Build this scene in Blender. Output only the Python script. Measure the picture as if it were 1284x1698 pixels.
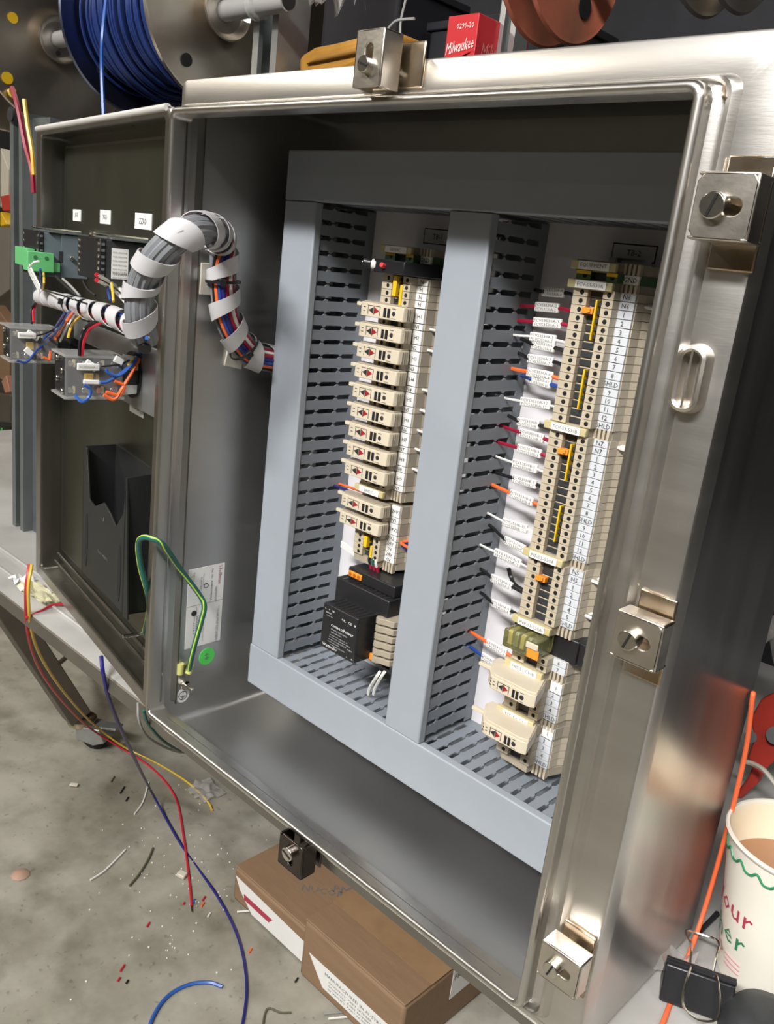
import bpy, bmesh, math, random
from mathutils import Vector, Matrix
random.seed(7)
V = Vector
C = bpy.context.scene.collection
sc = bpy.context.scene
for o in list(bpy.data.objects): bpy.data.objects.remove(o)

# ------------------------------------------------------------------ camera
FPX = 1429.58
CAM = V((0.67821, -0.42787, 0.46199))
R = [V((0.7144603, 0.69035464, 0.11389407)), V((0.27287647, -0.12512543, -0.95385236)), V((-0.64427083, 0.71256866, -0.27783776))]
cam = bpy.data.cameras.new('camera'); co = bpy.data.objects.new('camera', cam); C.objects.link(co)
cam.sensor_fit = 'HORIZONTAL'; cam.sensor_width = 36; cam.lens = 36 * FPX / 1284
cam.clip_start = 0.02; cam.clip_end = 60
m = Matrix.Identity(4)
for i in range(3):
    m[i][0] = R[0][i]; m[i][1] = -R[1][i]; m[i][2] = -R[2][i]; m[i][3] = CAM[i]
co.matrix_world = m; sc.camera = co
# ------------------------------------------------------------------ world, lights, exposure
w = bpy.data.worlds.new('world'); sc.world = w; w.use_nodes = True
w.node_tree.nodes['Background'].inputs[0].default_value = (0.80, 0.82, 0.86, 1)
w.node_tree.nodes['Background'].inputs[1].default_value = 0.10
def area(name, loc, sx, sy, power, col=(1, 0.93, 0.83), target=None, spread=None):
    l = bpy.data.lights.new(name, 'AREA'); l.shape = 'RECTANGLE'; l.size = sx; l.size_y = sy
    l.energy = power; l.color = col
    o = bpy.data.objects.new(name, l); C.objects.link(o); o.location = loc
    if spread: l.spread = math.radians(spread)
    if target: o.rotation_euler = (V(target) - V(loc)).to_track_quat('-Z', 'Y').to_euler()
    return o
CZ = 2.55
area('ceiling_lamp_near', (0.75, -2.6, CZ), 2.0, 0.26, 24, (1, 0.985, 0.965), target=(0.3, 0.05, 0.1), spread=70)
area('ceiling_lamp_far', (0.3, -6.6, CZ), 2.0, 0.14, 12, (1, 0.93, 0.84))
area('ceiling_lamp_left', (-2.6, -2.2, CZ), 0.32, 2.4, 62, (1, 0.92, 0.80))
area('ceiling_lamp_right', (3.0, -1.2, CZ), 0.32, 2.4, 34, (1, 0.95, 0.88))
area('ceiling_lamp_back', (-1.6, 1.6, CZ), 2.4, 0.3, 12, (1, 0.90, 0.76))
vs = sc.view_settings; vs.view_transform = 'Standard'; vs.look = 'None'; vs.gamma = 1; vs.use_curve_mapping = False; vs.exposure = 0.62

# ------------------------------------------------------------------ unprojection on real planes
def ray(px, py):
    a, b = (px - 642) / FPX, (py - 849) / FPX
    return (R[0] * a + R[1] * b + R[2]).normalized()
def P(px, py, ax, val):
    v = ray(px, py); i = 'xyz'.index(ax); return CAM + v * ((val - CAM[i]) / v[i])
HO = V((-0.004, 0.004, 0)); _e = math.radians(10)
DN = V((math.sin(_e), math.cos(_e), 0)); DU = V((-math.cos(_e), math.sin(_e), 0)); UZ = V((0, 0, 1))
def DW(u, wv, z): return HO + DU * u + DN * wv + UZ * z          # door coordinates to world
def DP(px, py, wv):                                               # pixel to world on a plane of the door
    v = ray(px, py); p0 = HO + DN * wv; return CAM + v * (DN.dot(p0 - CAM) / DN.dot(v))
def DUZ(px, py, wv):
    q = DP(px, py, wv); return (q - HO).dot(DU), q.z

# ------------------------------------------------------------------ materials
MATS = {}
def mat(name, col, rough=0.5, metal=0.0, var=0.08, scale=30, bump=0.0, bscale=200, stretch=None, rvar=0.0, trans=0.0, alpha=1.0, spec=0.5, emit=0, col2=None, detail=4, coat=0):
    if name in MATS: return MATS[name]
    mt = bpy.data.materials.new(name); mt.use_nodes = True; nt = mt.node_tree; b = nt.nodes['Principled BSDF']
    b.inputs['Roughness'].default_value = rough; b.inputs['Metallic'].default_value = metal
    b.inputs['Specular IOR Level'].default_value = spec; b.inputs['Transmission Weight'].default_value = trans
    b.inputs['Alpha'].default_value = alpha; b.inputs['Coat Weight'].default_value = coat
    tc = nt.nodes.new('ShaderNodeTexCoord'); mp = nt.nodes.new('ShaderNodeMapping'); nt.links.new(tc.outputs['Object'], mp.inputs[0])
    if stretch: mp.inputs['Scale'].default_value = stretch
    n = nt.nodes.new('ShaderNodeTexNoise'); n.inputs['Scale'].default_value = scale; n.inputs['Detail'].default_value = detail
    nt.links.new(mp.outputs[0], n.inputs['Vector'])
    rp = nt.nodes.new('ShaderNodeValToRGB'); rp.color_ramp.elements[0].position = 0.3; rp.color_ramp.elements[1].position = 0.7
    c2 = col2 if col2 else [c * (1 - var) for c in col]; c1 = col if col2 else [min(1, c * (1 + var)) for c in col]
    rp.color_ramp.elements[0].color = (*c2, 1); rp.color_ramp.elements[1].color = (*c1, 1)
    nt.links.new(n.outputs['Fac'], rp.inputs[0]); nt.links.new(rp.outputs[0], b.inputs['Base Color'])
    if rvar:
        mr = nt.nodes.new('ShaderNodeMapRange'); mr.inputs[3].default_value = rough - rvar; mr.inputs[4].default_value = rough + rvar
        nt.links.new(n.outputs['Fac'], mr.inputs[0]); nt.links.new(mr.outputs[0], b.inputs['Roughness'])
    if bump:
        n2 = nt.nodes.new('ShaderNodeTexNoise'); n2.inputs['Scale'].default_value = bscale; n2.inputs['Detail'].default_value = 3
        nt.links.new(mp.outputs[0], n2.inputs['Vector'])
        bp = nt.nodes.new('ShaderNodeBump'); bp.inputs['Strength'].default_value = bump; bp.inputs['Distance'].default_value = 0.002
        nt.links.new(n2.outputs['Fac'], bp.inputs['Height']); nt.links.new(bp.outputs[0], b.inputs['Normal'])
    if emit:
        b.inputs['Emission Color'].default_value = (*col, 1); b.inputs['Emission Strength'].default_value = emit
    MATS[name] = mt; return mt
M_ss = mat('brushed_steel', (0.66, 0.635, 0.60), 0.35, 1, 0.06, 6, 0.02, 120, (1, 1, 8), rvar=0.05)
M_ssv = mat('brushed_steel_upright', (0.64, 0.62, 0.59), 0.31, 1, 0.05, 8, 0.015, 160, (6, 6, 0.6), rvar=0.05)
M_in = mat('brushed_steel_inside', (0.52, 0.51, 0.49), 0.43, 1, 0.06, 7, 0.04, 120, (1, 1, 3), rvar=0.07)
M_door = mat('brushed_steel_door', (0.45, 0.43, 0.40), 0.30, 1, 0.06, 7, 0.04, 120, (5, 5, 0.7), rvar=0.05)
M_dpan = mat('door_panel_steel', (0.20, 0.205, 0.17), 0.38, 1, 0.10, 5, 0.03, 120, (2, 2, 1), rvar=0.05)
M_clamp = mat('bright_nickel_steel', (0.72, 0.67, 0.60), 0.33, 1, 0.12, 40, 0.04, 300, rvar=0.06)
M_clampd = mat('dark_steel_clamp', (0.10, 0.085, 0.08), 0.22, 1, 0.15, 40, rvar=0.06)
M_heat = mat('heat_tinted_steel', (0.62, 0.55, 0.46), 0.25, 1, 0.1, 35, col2=(0.40, 0.27, 0.14), rvar=0.05)
M_screw = mat('zinc_screw', (0.70, 0.67, 0.60), 0.22, 1, 0.08, 200)
M_hilite = mat('highlight_pale_steel', (0.72, 0.70, 0.67), 0.5, 0.4, 0.05, 30)  # pale matt stand-in for steel, highlight of the door rail put into the colour
M_dark = mat('shadow_black', (0.006, 0.006, 0.006), 0.9)
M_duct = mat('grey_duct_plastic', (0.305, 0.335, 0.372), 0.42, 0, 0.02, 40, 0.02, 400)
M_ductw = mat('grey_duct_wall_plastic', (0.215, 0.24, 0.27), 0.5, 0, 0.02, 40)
M_panel = mat('white_back_panel', (0.70, 0.68, 0.70), 0.35, 0, 0.02, 10)
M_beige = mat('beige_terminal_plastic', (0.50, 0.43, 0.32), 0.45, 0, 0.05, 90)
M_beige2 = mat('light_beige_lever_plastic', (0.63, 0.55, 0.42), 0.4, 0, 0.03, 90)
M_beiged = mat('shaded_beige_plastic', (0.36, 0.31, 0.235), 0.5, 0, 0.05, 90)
M_brk = mat('yellow_beige_bracket', (0.55, 0.47, 0.25), 0.4, 0, 0.05, 90)
M_white = mat('white_tag_plastic', (0.82, 0.81, 0.78), 0.4, 0, 0.02, 60)
M_mark = mat('grey_white_marker', (0.62, 0.64, 0.67), 0.4, 0, 0.02, 60)
M_ink = mat('black_ink', (0.02, 0.02, 0.022), 0.6, 0, 0.02)
M_inkg = mat('grey_ink', (0.16, 0.15, 0.15), 0.6, 0, 0.02)
M_redink = mat('red_ink', (0.32, 0.012, 0.02), 0.5)
M_yel = mat('yellow_plastic', (0.80, 0.50, 0.02), 0.35, 0, 0.03)
M_org = mat('orange_plastic', (0.90, 0.28, 0.03), 0.35, 0, 0.03)
M_blk = mat('black_plastic', (0.014, 0.014, 0.016), 0.35, 0, 0.1, 60)
M_pkt = mat('dark_pocket_plastic', (0.016, 0.017, 0.017), 0.42, 0, 0.1, 20)
M_blk2 = mat('matt_black_plastic', (0.03, 0.032, 0.034), 0.5, 0, 0.1, 60)
M_gy = mat('green_terminal_plastic', (0.05, 0.13, 0.05), 0.4)
M_green = mat('green_connector_plastic', (0.13, 0.47, 0.18), 0.4, 0, 0.05)
M_blgrey = mat('blue_grey_plastic', (0.115, 0.145, 0.165), 0.45, 0, 0.05)
M_cab = mat('grey_cable_jacket', (0.21, 0.22, 0.235), 0.38, 0, 0.05)
M_wrap = mat('translucent_white_wrap', (0.62, 0.61, 0.62), 0.4, 0, 0.03, trans=0.0, alpha=0.84)
M_clear = mat('clear_plastic', (0.85, 0.86, 0.84), 0.10, 0, 0.01, alpha=0.22)
M_cleary = mat('clear_yellow_plastic', (0.88, 0.86, 0.42), 0.08, 0, 0.02, trans=0.9)
M_mount = mat('cream_mount_plastic', (0.62, 0.58, 0.49), 0.5, 0, 0.03)
W = {k: mat(k + '_wire_jacket', c, 0.35, 0, 0.05) for k, c in dict(white=(0.78, 0.77, 0.73), black=(0.012, 0.012, 0.013), dark_red=(0.30, 0.01, 0.035), red=(0.55, 0.02, 0.04), orange=(0.90, 0.16, 0.04), blue=(0.02, 0.06, 0.28), bright_blue=(0.03, 0.11, 0.42), yellow=(0.75, 0.50, 0.06), green=(0.015, 0.12, 0.10), navy=(0.02, 0.02, 0.16), grey=(0.30, 0.30, 0.29), olive=(0.10, 0.10, 0.06), green_yellow=(0.55, 0.70, 0.05)).items()}
M_wire_spool = mat('coiled_blue_wire', (0.018, 0.04, 0.17), 0.35, 0, 0.1, 60)
M_spool = mat('scuffed_spool_steel', (0.62, 0.57, 0.49), 0.36, 1, 0.1, 9, 0.1, 14, col2=(0.36, 0.31, 0.25), rvar=0.08)
M_spoolb = mat('blue_tinted_spool_steel', (0.22, 0.24, 0.33), 0.3, 1, 0.1, 7, rvar=0.08)
M_rust = mat('rusty_orange_paint', (0.55, 0.16, 0.09), 0.5, 0.2, 0.2, 14, col2=(0.16, 0.08, 0.05))
M_galv = mat('galvanised_steel', (0.42, 0.44, 0.44), 0.4, 0.8, 0.1, 25, rvar=0.08)
M_post = mat('grey_strut_steel', (0.20, 0.22, 0.22), 0.45, 0.6, 0.1, 20, rvar=0.08)
M_pipe = mat('grey_pvc_pipe', (0.42, 0.41, 0.40), 0.35, 0, 0.04)
M_tabtop = mat('worn_steel_tabletop', (0.50, 0.49, 0.47), 0.35, 0.0, 0.1, 9, 0.05, 40, col2=(0.36, 0.35, 0.33), rvar=0.08)
M_cart = mat('brown_grey_cart_paint', (0.15, 0.135, 0.11), 0.45, 0.5, 0.1, 15, rvar=0.05)
M_rubber = mat('black_rubber', (0.012, 0.012, 0.012), 0.7)
M_card = mat('brown_cardboard', (0.25, 0.155, 0.088), 0.7, 0, 0.07, 14, 0.15, 60, (1, 6, 6))
M_cardd = mat('dark_brown_cardboard', (0.24, 0.15, 0.09), 0.7, 0, 0.08, 14)
M_tape = mat('milky_packing_tape', (0.50, 0.47, 0.43), 0.25, 0, 0.05, 20)
M_paper = mat('white_paper', (0.78, 0.78, 0.76), 0.6, 0, 0.02)
M_redp = mat('red_carton', (0.55, 0.012, 0.02), 0.45, 0, 0.04)
M_redc = mat('red_painted_tool', (0.50, 0.045, 0.03), 0.5, 0, 0.12, 20)
M_cordo = mat('bright_orange_cord', (0.95, 0.17, 0.06), 0.5, 0, 0.04)
M_cup = mat('glossy_paper_cup', (0.82, 0.78, 0.68), 0.3, 0, 0.02)
M_cupin = mat('cream_cup_lining', (0.86, 0.76, 0.58), 0.35, 0, 0.02)
M_coffee = mat('milky_coffee', (0.36, 0.18, 0.09), 0.12, 0, 0.03)
M_cgreen = mat('green_cup_print', (0.03, 0.22, 0.10), 0.4)
M_cred = mat('red_cup_print', (0.42, 0.04, 0.08), 0.4)
M_cpink = mat('faded_pink_print', (0.55, 0.30, 0.32), 0.4)
M_gsk = mat('green_dot_sticker', (0.10, 0.72, 0.12), 0.5, 0, 0.03)
M_leath = mat('tan_leather', (0.40, 0.19, 0.02), 0.6, 0, 0.2, 30)
M_bin = mat('dark_bin_plastic', (0.010, 0.010, 0.014), 0.75, 0, 0.2, 30)
M_wall = mat('dark_shop_wall', (0.05, 0.043, 0.035), 0.8, 0, 0.3, 3)
M_wallw = mat('cream_shop_wall', (0.20, 0.18, 0.15), 0.8, 0, 0.2, 2)
M_ceil = mat('shop_ceiling', (0.13, 0.12, 0.11), 0.9)
M_tool = mat('green_tool_plastic', (0.06, 0.26, 0.05), 0.45)
M_skin = mat('tan_rubber_grip', (0.45, 0.22, 0.14), 0.5)
M_yelg = mat('pale_yellow_sleeve', (0.62, 0.60, 0.20), 0.4)
M_film = mat('crinkled_clear_film', (0.9, 0.88, 0.86), 0.12, 0, 0.02, 40, 0.6, 60, trans=0.75, alpha=0.55)

def floor_material():
    mt = bpy.data.materials.new('stained_concrete'); mt.use_nodes = True; nt = mt.node_tree; b = nt.nodes['Principled BSDF']
    tc = nt.nodes.new('ShaderNodeTexCoord')
    n1 = nt.nodes.new('ShaderNodeTexNoise'); n1.inputs['Scale'].default_value = 3.2; n1.inputs['Detail'].default_value = 8; n1.inputs['Roughness'].default_value = 0.6
    n2 = nt.nodes.new('ShaderNodeTexNoise'); n2.inputs['Scale'].default_value = 11; n2.inputs['Detail'].default_value = 6
    n3 = nt.nodes.new('ShaderNodeTexNoise'); n3.inputs['Scale'].default_value = 75; n3.inputs['Detail'].default_value = 2
    for n in (n1, n2, n3): nt.links.new(tc.outputs['Object'], n.inputs['Vector'])
    r1 = nt.nodes.new('ShaderNodeValToRGB'); e = r1.color_ramp.elements
    e[0].position = 0.34; e[0].color = (0.215, 0.20, 0.155, 1); e[1].position = 0.62; e[1].color = (0.44, 0.42, 0.36, 1)
    r2 = nt.nodes.new('ShaderNodeValToRGB'); e = r2.color_ramp.elements
    e[0].position = 0.30; e[0].color = (0.55, 0.55, 0.53, 1); e[1].position = 0.52; e[1].color = (1, 1, 1, 1)
    r3 = nt.nodes.new('ShaderNodeValToRGB'); e = r3.color_ramp.elements
    e[0].position = 0.27; e[0].color = (0.45, 0.43, 0.40, 1); e[1].position = 0.34; e[1].color = (1, 1, 1, 1)
    nt.links.new(n1.outputs['Fac'], r1.inputs[0]); nt.links.new(n2.outputs['Fac'], r2.inputs[0]); nt.links.new(n3.outputs['Fac'], r3.inputs[0])
    a = nt.nodes.new('ShaderNodeMixRGB'); a.blend_type = 'MULTIPLY'; a.inputs[0].default_value = 0.7
    a2 = nt.nodes.new('ShaderNodeMixRGB'); a2.blend_type = 'MULTIPLY'; a2.inputs[0].default_value = 0.5
    nt.links.new(r1.outputs[0], a.inputs[1]); nt.links.new(r2.outputs[0], a.inputs[2]); nt.links.new(a.outputs[0], a2.inputs[1]); nt.links.new(r3.outputs[0], a2.inputs[2])
    nt.links.new(a2.outputs[0], b.inputs['Base Color']); b.inputs['Roughness'].default_value = 0.42
    bp = nt.nodes.new('ShaderNodeBump'); bp.inputs['Strength'].default_value = 0.15; bp.inputs['Distance'].default_value = 0.003
    nt.links.new(n2.outputs['Fac'], bp.inputs['Height']); nt.links.new(bp.outputs[0], b.inputs['Normal'])
    return mt
M_floor = floor_material()

# ------------------------------------------------------------------ mesh helpers
ORG = {}                                              # world origin of each object
def thing(name, label, cat, loc, group=None):
    o = bpy.data.objects.new(name, None); o.empty_display_size = 0.01; C.objects.link(o); o.location = V(loc); ORG[o.name] = V(loc)
    o['label'] = label; o['category'] = cat
    if group: o['group'] = group
    return o
def tag(o, label, cat, group=None):
    o['label'] = label; o['category'] = cat
    if group: o['group'] = group
    return o
class MB:
    def __init__(s): s.v = []; s.f = []
    def add(s, vs, fs):
        k = len(s.v); s.v += [V(p) for p in vs]; s.f += [[i + k for i in f] for f in fs]; return s
    def obox(s, c, ax, ay, az):                       # centre and three half axes
        c, ax, ay, az = V(c), V(ax), V(ay), V(az)
        if ax.cross(ay).dot(az) < 0: ay = -ay
        vs = [c + ax * i + ay * j + az * k for k in (-1, 1) for j in (-1, 1) for i in (-1, 1)]
        return s.add(vs, [(0, 2, 3, 1), (4, 5, 7, 6), (0, 1, 5, 4), (2, 6, 7, 3), (0, 4, 6, 2), (1, 3, 7, 5)])
    def box(s, x0, x1, y0, y1, z0, z1):
        return s.obox(((x0 + x1) / 2, (y0 + y1) / 2, (z0 + z1) / 2), ((x1 - x0) / 2, 0, 0), (0, (y1 - y0) / 2, 0), (0, 0, (z1 - z0) / 2))
    def prism(s, poly, d):                            # 3-D polygon swept by d
        n = len(poly); d = V(d); p = [V(q) for q in poly]
        nm = V((0, 0, 0))
        for i in range(n): nm += p[i].cross(p[(i + 1) % n])
        if nm.dot(d) > 0: p.reverse()
        return s.add(p + [q + d for q in p], [tuple(range(n))] + [tuple(range(2 * n - 1, n - 1, -1))] + [((i + 1) % n, i, n + i, n + (i + 1) % n) for i in range(n)])
    def cyl(s, a, b, r, n=12, r2=None, caps=True):
        return s.tube([a, b], r, n, r2=r2, caps=caps)
    def tube(s, pts, r, n=8, r2=None, caps=True):
        pts = [V(p) for p in pts]; k = len(pts); fr = frames(pts); rs = [r + ((r2 if r2 is not None else r) - r) * i / (k - 1) for i in range(k)]
        vs = []; fs = []
        for i, (p, t, a, b) in enumerate(fr):
            for j in range(n):
                th = 2 * math.pi * j / n; vs.append(p + (a * math.cos(th) + b * math.sin(th)) * rs[i])
        for i in range(k - 1):
            for j in range(n):
                q = (j + 1) % n; fs.append((i * n + j, i * n + q, (i + 1) * n + q, (i + 1) * n + j))
        if caps: fs.append(tuple(range(n - 1, -1, -1))); fs.append(tuple((k - 1) * n + j for j in range(n)))
        return s.add(vs, fs)
    def lathe(s, prof, o, ax, n=32, closed=False):      # prof = [(r, t)], axis direction ax
        o = V(o); t = V(ax).normalized(); a = t.orthogonal().normalized(); b = t.cross(a); vs = []; fs = []; k = len(prof)
        for (r, h) in prof:
            for j in range(n):
                th = 2 * math.pi * j / n; vs.append(o + t * h + (a * math.cos(th) + b * math.sin(th)) * r)
        for i in range(k if closed else k - 1):
            i2 = (i + 1) % k
            for j in range(n):
                q = (j + 1) % n; fs.append((i * n + j, i2 * n + j, i2 * n + q, i * n + q))
        return s.add(vs, fs)
    def build(s, name, mt, parent=None, bev=0, smooth=True, mods=None, seg=2):
        me = bpy.data.meshes.new(name)
        if parent is not None: og = ORG[parent.name]
        else:
            xs = [p.x for p in s.v]; ys = [p.y for p in s.v]; zs = [p.z for p in s.v]
            og = V(((min(xs) + max(xs)) / 2, (min(ys) + max(ys)) / 2, min(zs)))
        me.from_pydata([tuple(p - og) for p in s.v], [], s.f); me.materials.append(mt)
        if smooth:
            me.polygons.foreach_set('use_smooth', [True] * len(me.polygons)); me.set_sharp_from_angle(angle=math.radians(38))
        o = bpy.data.objects.new(name, me); C.objects.link(o)
        if parent is not None: o.parent = parent; ORG[o.name] = og
        else: o.location = og; ORG[o.name] = og
        if bev:
            md = o.modifiers.new('bevel', 'BEVEL'); md.width = bev; md.segments = seg; md.limit_method = 'ANGLE'; md.angle_limit = math.radians(40)
        return o
def frames(pts):
    k = len(pts); out = []; a = None
    for i in range(k):
        t = (pts[min(i + 1, k - 1)] - pts[max(i - 1, 0)]); t = t.normalized() if t.length > 1e-9 else V((0, 0, 1))
        if a is None: a = t.orthogonal().normalized()
        else:
            a = a - t * a.dot(t); a = a.normalized() if a.length > 1e-6 else t.orthogonal().normalized()
        out.append((pts[i], t, a, t.cross(a)))
    return out
def smooth(pts, n=8):
    pts = [V(p) for p in pts]; out = []
    q = [pts[0] * 2 - pts[1]] + pts + [pts[-1] * 2 - pts[-2]]
    for i in range(1, len(q) - 2):
        for j in range(n):
            t = j / n; a, b, c, d = q[i - 1], q[i], q[i + 1], q[i + 2]
            out.append(0.5 * ((2 * b) + (c - a) * t + (2 * a - 5 * b + 4 * c - d) * t * t + (3 * b - a - 3 * c + d) * t ** 3))
    out.append(pts[-1]); return out
TXT = {}
def text(s, o, xd, yd, h, mt, parent=None, name='lettering', width=None, shear=0, thick=0.0):
    if s not in TXT:
        cu = bpy.data.curves.new('t', 'FONT'); cu.body = s; cu.size = 1; cu.resolution_u = 1; cu.align_x = 'CENTER'; cu.align_y = 'CENTER'; cu.shear = shear
        if thick: cu.offset = thick
        ob = bpy.data.objects.new('t', cu); C.objects.link(ob)
        dg = bpy.context.evaluated_depsgraph_get(); me = bpy.data.meshes.new_from_object(ob.evaluated_get(dg))
        vs = [v.co.copy() for v in me.vertices]; fs = [tuple(p.vertices) for p in me.polygons]
        bpy.data.objects.remove(ob); bpy.data.curves.remove(cu); bpy.data.meshes.remove(me)
        if not vs: return None
        x0, x1 = min(v.x for v in vs), max(v.x for v in vs); y0, y1 = min(v.y for v in vs), max(v.y for v in vs)
        TXT[s] = ([((v.x - (x0 + x1) / 2), (v.y - (y0 + y1) / 2)) for v in vs], fs, x1 - x0, max(y1 - y0, 0.3))
    vs, fs, tw, th = TXT[s]; k = h / 0.72; kx = width / tw if width else k
    xd, yd, o = V(xd).normalized(), V(yd).normalized(), V(o)
    mb = MB(); mb.add([o + xd * (x * kx) + yd * (y * k) for x, y in vs], fs)
    return mb.build(name, mt, parent, smooth=False)
def copy_tree(o, parent=None):
    c = o.copy(); C.objects.link(c)
    if parent is not None: c.parent = parent
    for ch in list(o.children): copy_tree(ch, c)
    return c
X, Y, Z = V((1, 0, 0)), V((0, 1, 0)), V((0, 0, 1))

# ------------------------------------------------------------------ room shell
FZ = -0.75
def struct(o): o['kind'] = 'structure'; return o
struct(MB().box(-5, 5.5, -8, 3.2, FZ - 0.1, FZ).build('floor', M_floor))
struct(MB().box(-5, 5.5, 3.2, 3.3, FZ, CZ + 0.3).build('wall_back', M_wall))
struct(MB().box(-5.1, -5, -8, 3.3, FZ, CZ + 0.3).build('wall_left', M_wallw))
struct(MB().box(5.5, 5.6, -8, 3.3, FZ, CZ + 0.3).build('wall_right', M_wallw))
struct(MB().box(-5, 5.5, -8.1, -8, FZ, CZ + 0.3).build('wall_front', M_wallw))
struct(MB().box(-5.1, 5.6, -8.1, 3.3, CZ + 0.3, CZ + 0.4).build('ceiling', M_ceil))

# ------------------------------------------------------------------ enclosure
OW, OH = 0.458, 0.558                                  # opening
XL, XR, ZB, ZT, YF, YD = -0.006, 0.5004, -0.0263, 0.587, 0.0125, 0.1912
YP = 0.1835                                            # face of the back panel
TT = 0.0016
def loft(mb, st, n=4, close=False):
    rings = []
    for (x0, x1, z0, z1, y, r) in st:
        ring = []
        for cx, cz, a0 in ((x1 - r, z1 - r, 0), (x0 + r, z1 - r, 90), (x0 + r, z0 + r, 180), (x1 - r, z0 + r, 270)):
            for j in range(n + 1):
                th = math.radians(a0 + 90 * j / n); ring.append(V((cx + r * math.cos(th), y, cz + r * math.sin(th))))
        rings.append(ring)
    m_ = len(rings[0]); vs = [p for r_ in rings for p in r_]; fs = []
    K = len(rings)
    for i in range(K if close else K - 1):
        i2 = (i + 1) % K
        for j in range(m_):
            q = (j + 1) % m_; fs.append((i * m_ + j, i * m_ + q, i2 * m_ + q, i2 * m_ + j))
    mb.add(vs, fs); return mb
enc = thing('enclosure', 'open stainless steel electrical enclosure with its door swung out to the left', 'enclosure', (0.25, 0.1, ZB))
# folded lip around the opening, then gutter and flange; offsets outward (L, R, B, T)
def rect(l, r_, b, t, y, rad): return (-l, OW + r_, -b, OH + t, y, rad)
def ro(o, y, rad): return rect(o, o, o, o, y, rad)
mb = MB(); loft(mb, [ro(0, .0188, .004), ro(0, .0028, .004), ro(.0004, .0013, .0044), ro(.0014, .0004, .0055), ro(.0029, 0, .0068), ro(.0044, .0004, .0075), ro(.0054, .0014, .008), ro(.0059, .0030, .008), ro(.0060, .0105, .008), ro(.0044, .0105, .006), ro(.0030, .0190, .006)], close=True)
mb.build('lip', M_ssv, enc)
mb = MB(); loft(mb, [rect(.0050, .0050, .0050, .0050, .0100, .008), rect(.0051, .0095, .0062, .0062, .0128, .008), rect(.0052, .0118, .0070, .0070, .0128, .008), rect(.0053, .0136, .0078, .0078, .0092, .008), rect(.0053, .0158, .0084, .0084, .0088, .008),
                     rect(.0054, .0178, .0090, .0090, .0100, .008), rect(.0054, .0196, .0100, .0100, .0125, .008), rect(.0056, .0395, .0130, .0272, .0125, .005), rect(.0060, .0416, .0140, .0285, .0134, .006), rect(.0060, XR - OW, .0148, ZT - OH, .0156, .006),
                     rect(.0060, XR - OW, -ZB, ZT - OH, .0300, .006), rect(.0050, XR - OW - TT, -ZB - TT, ZT - OH - TT, .0300, .005), rect(.0050, XR - OW - TT, -ZB - TT, ZT - OH - TT, .0188, .005), rect(.0040, .0300, .0200, .0200, .0188, .008), rect(.0040, .0060, .0060, .0060, .0188, .008)])
mb.build('flange', M_ss, enc)
mb = MB(); loft(mb, [(XL + .0005, XR - .0004, ZB + .0004, ZT - .0004, .0298, .0055), (XL + .0005, XR - .0004, ZB + .0004, ZT - .0004, YD - .004, .0055), (XL + .003, XR - .003, ZB + .003, ZT - .003, YD, .0055)], n=4)
n_ = 20; mb.add([mb.v[40 + i] for i in range(20)], [tuple(range(19, -1, -1))])
mb.build('outer_shell', M_ssv, enc)
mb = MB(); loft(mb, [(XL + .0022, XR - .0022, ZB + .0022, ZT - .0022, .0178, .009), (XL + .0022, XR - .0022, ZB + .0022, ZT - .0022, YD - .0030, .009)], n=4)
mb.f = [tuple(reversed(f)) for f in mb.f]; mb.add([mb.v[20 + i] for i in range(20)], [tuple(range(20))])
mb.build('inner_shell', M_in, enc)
mb = MB(); mb.tube([V((0.02, 0.0105, -0.0001)), V((OW - .02, 0.0105, -0.0001))], .0004, 6); mb.build('gasket_seam', M_blk2, enc)
# bead of the weld on the top flange and the corner drip notch
mb = MB().tube([(0.2645, 0.0122, 0.571), (0.2645, 0.0122, 0.585)], 0.0007, 6); mb.build('weld_bead', M_heat, enc)
mb = MB().tube(smooth([(0.468, 0.0118, 0.562), (0.4690, 0.0100, 0.558), (0.4715, 0.0098, 0.556), (0.4745, 0.0105, 0.5585)]), 0.0009, 6); mb.build('weld_bead', M_heat, enc)

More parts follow.
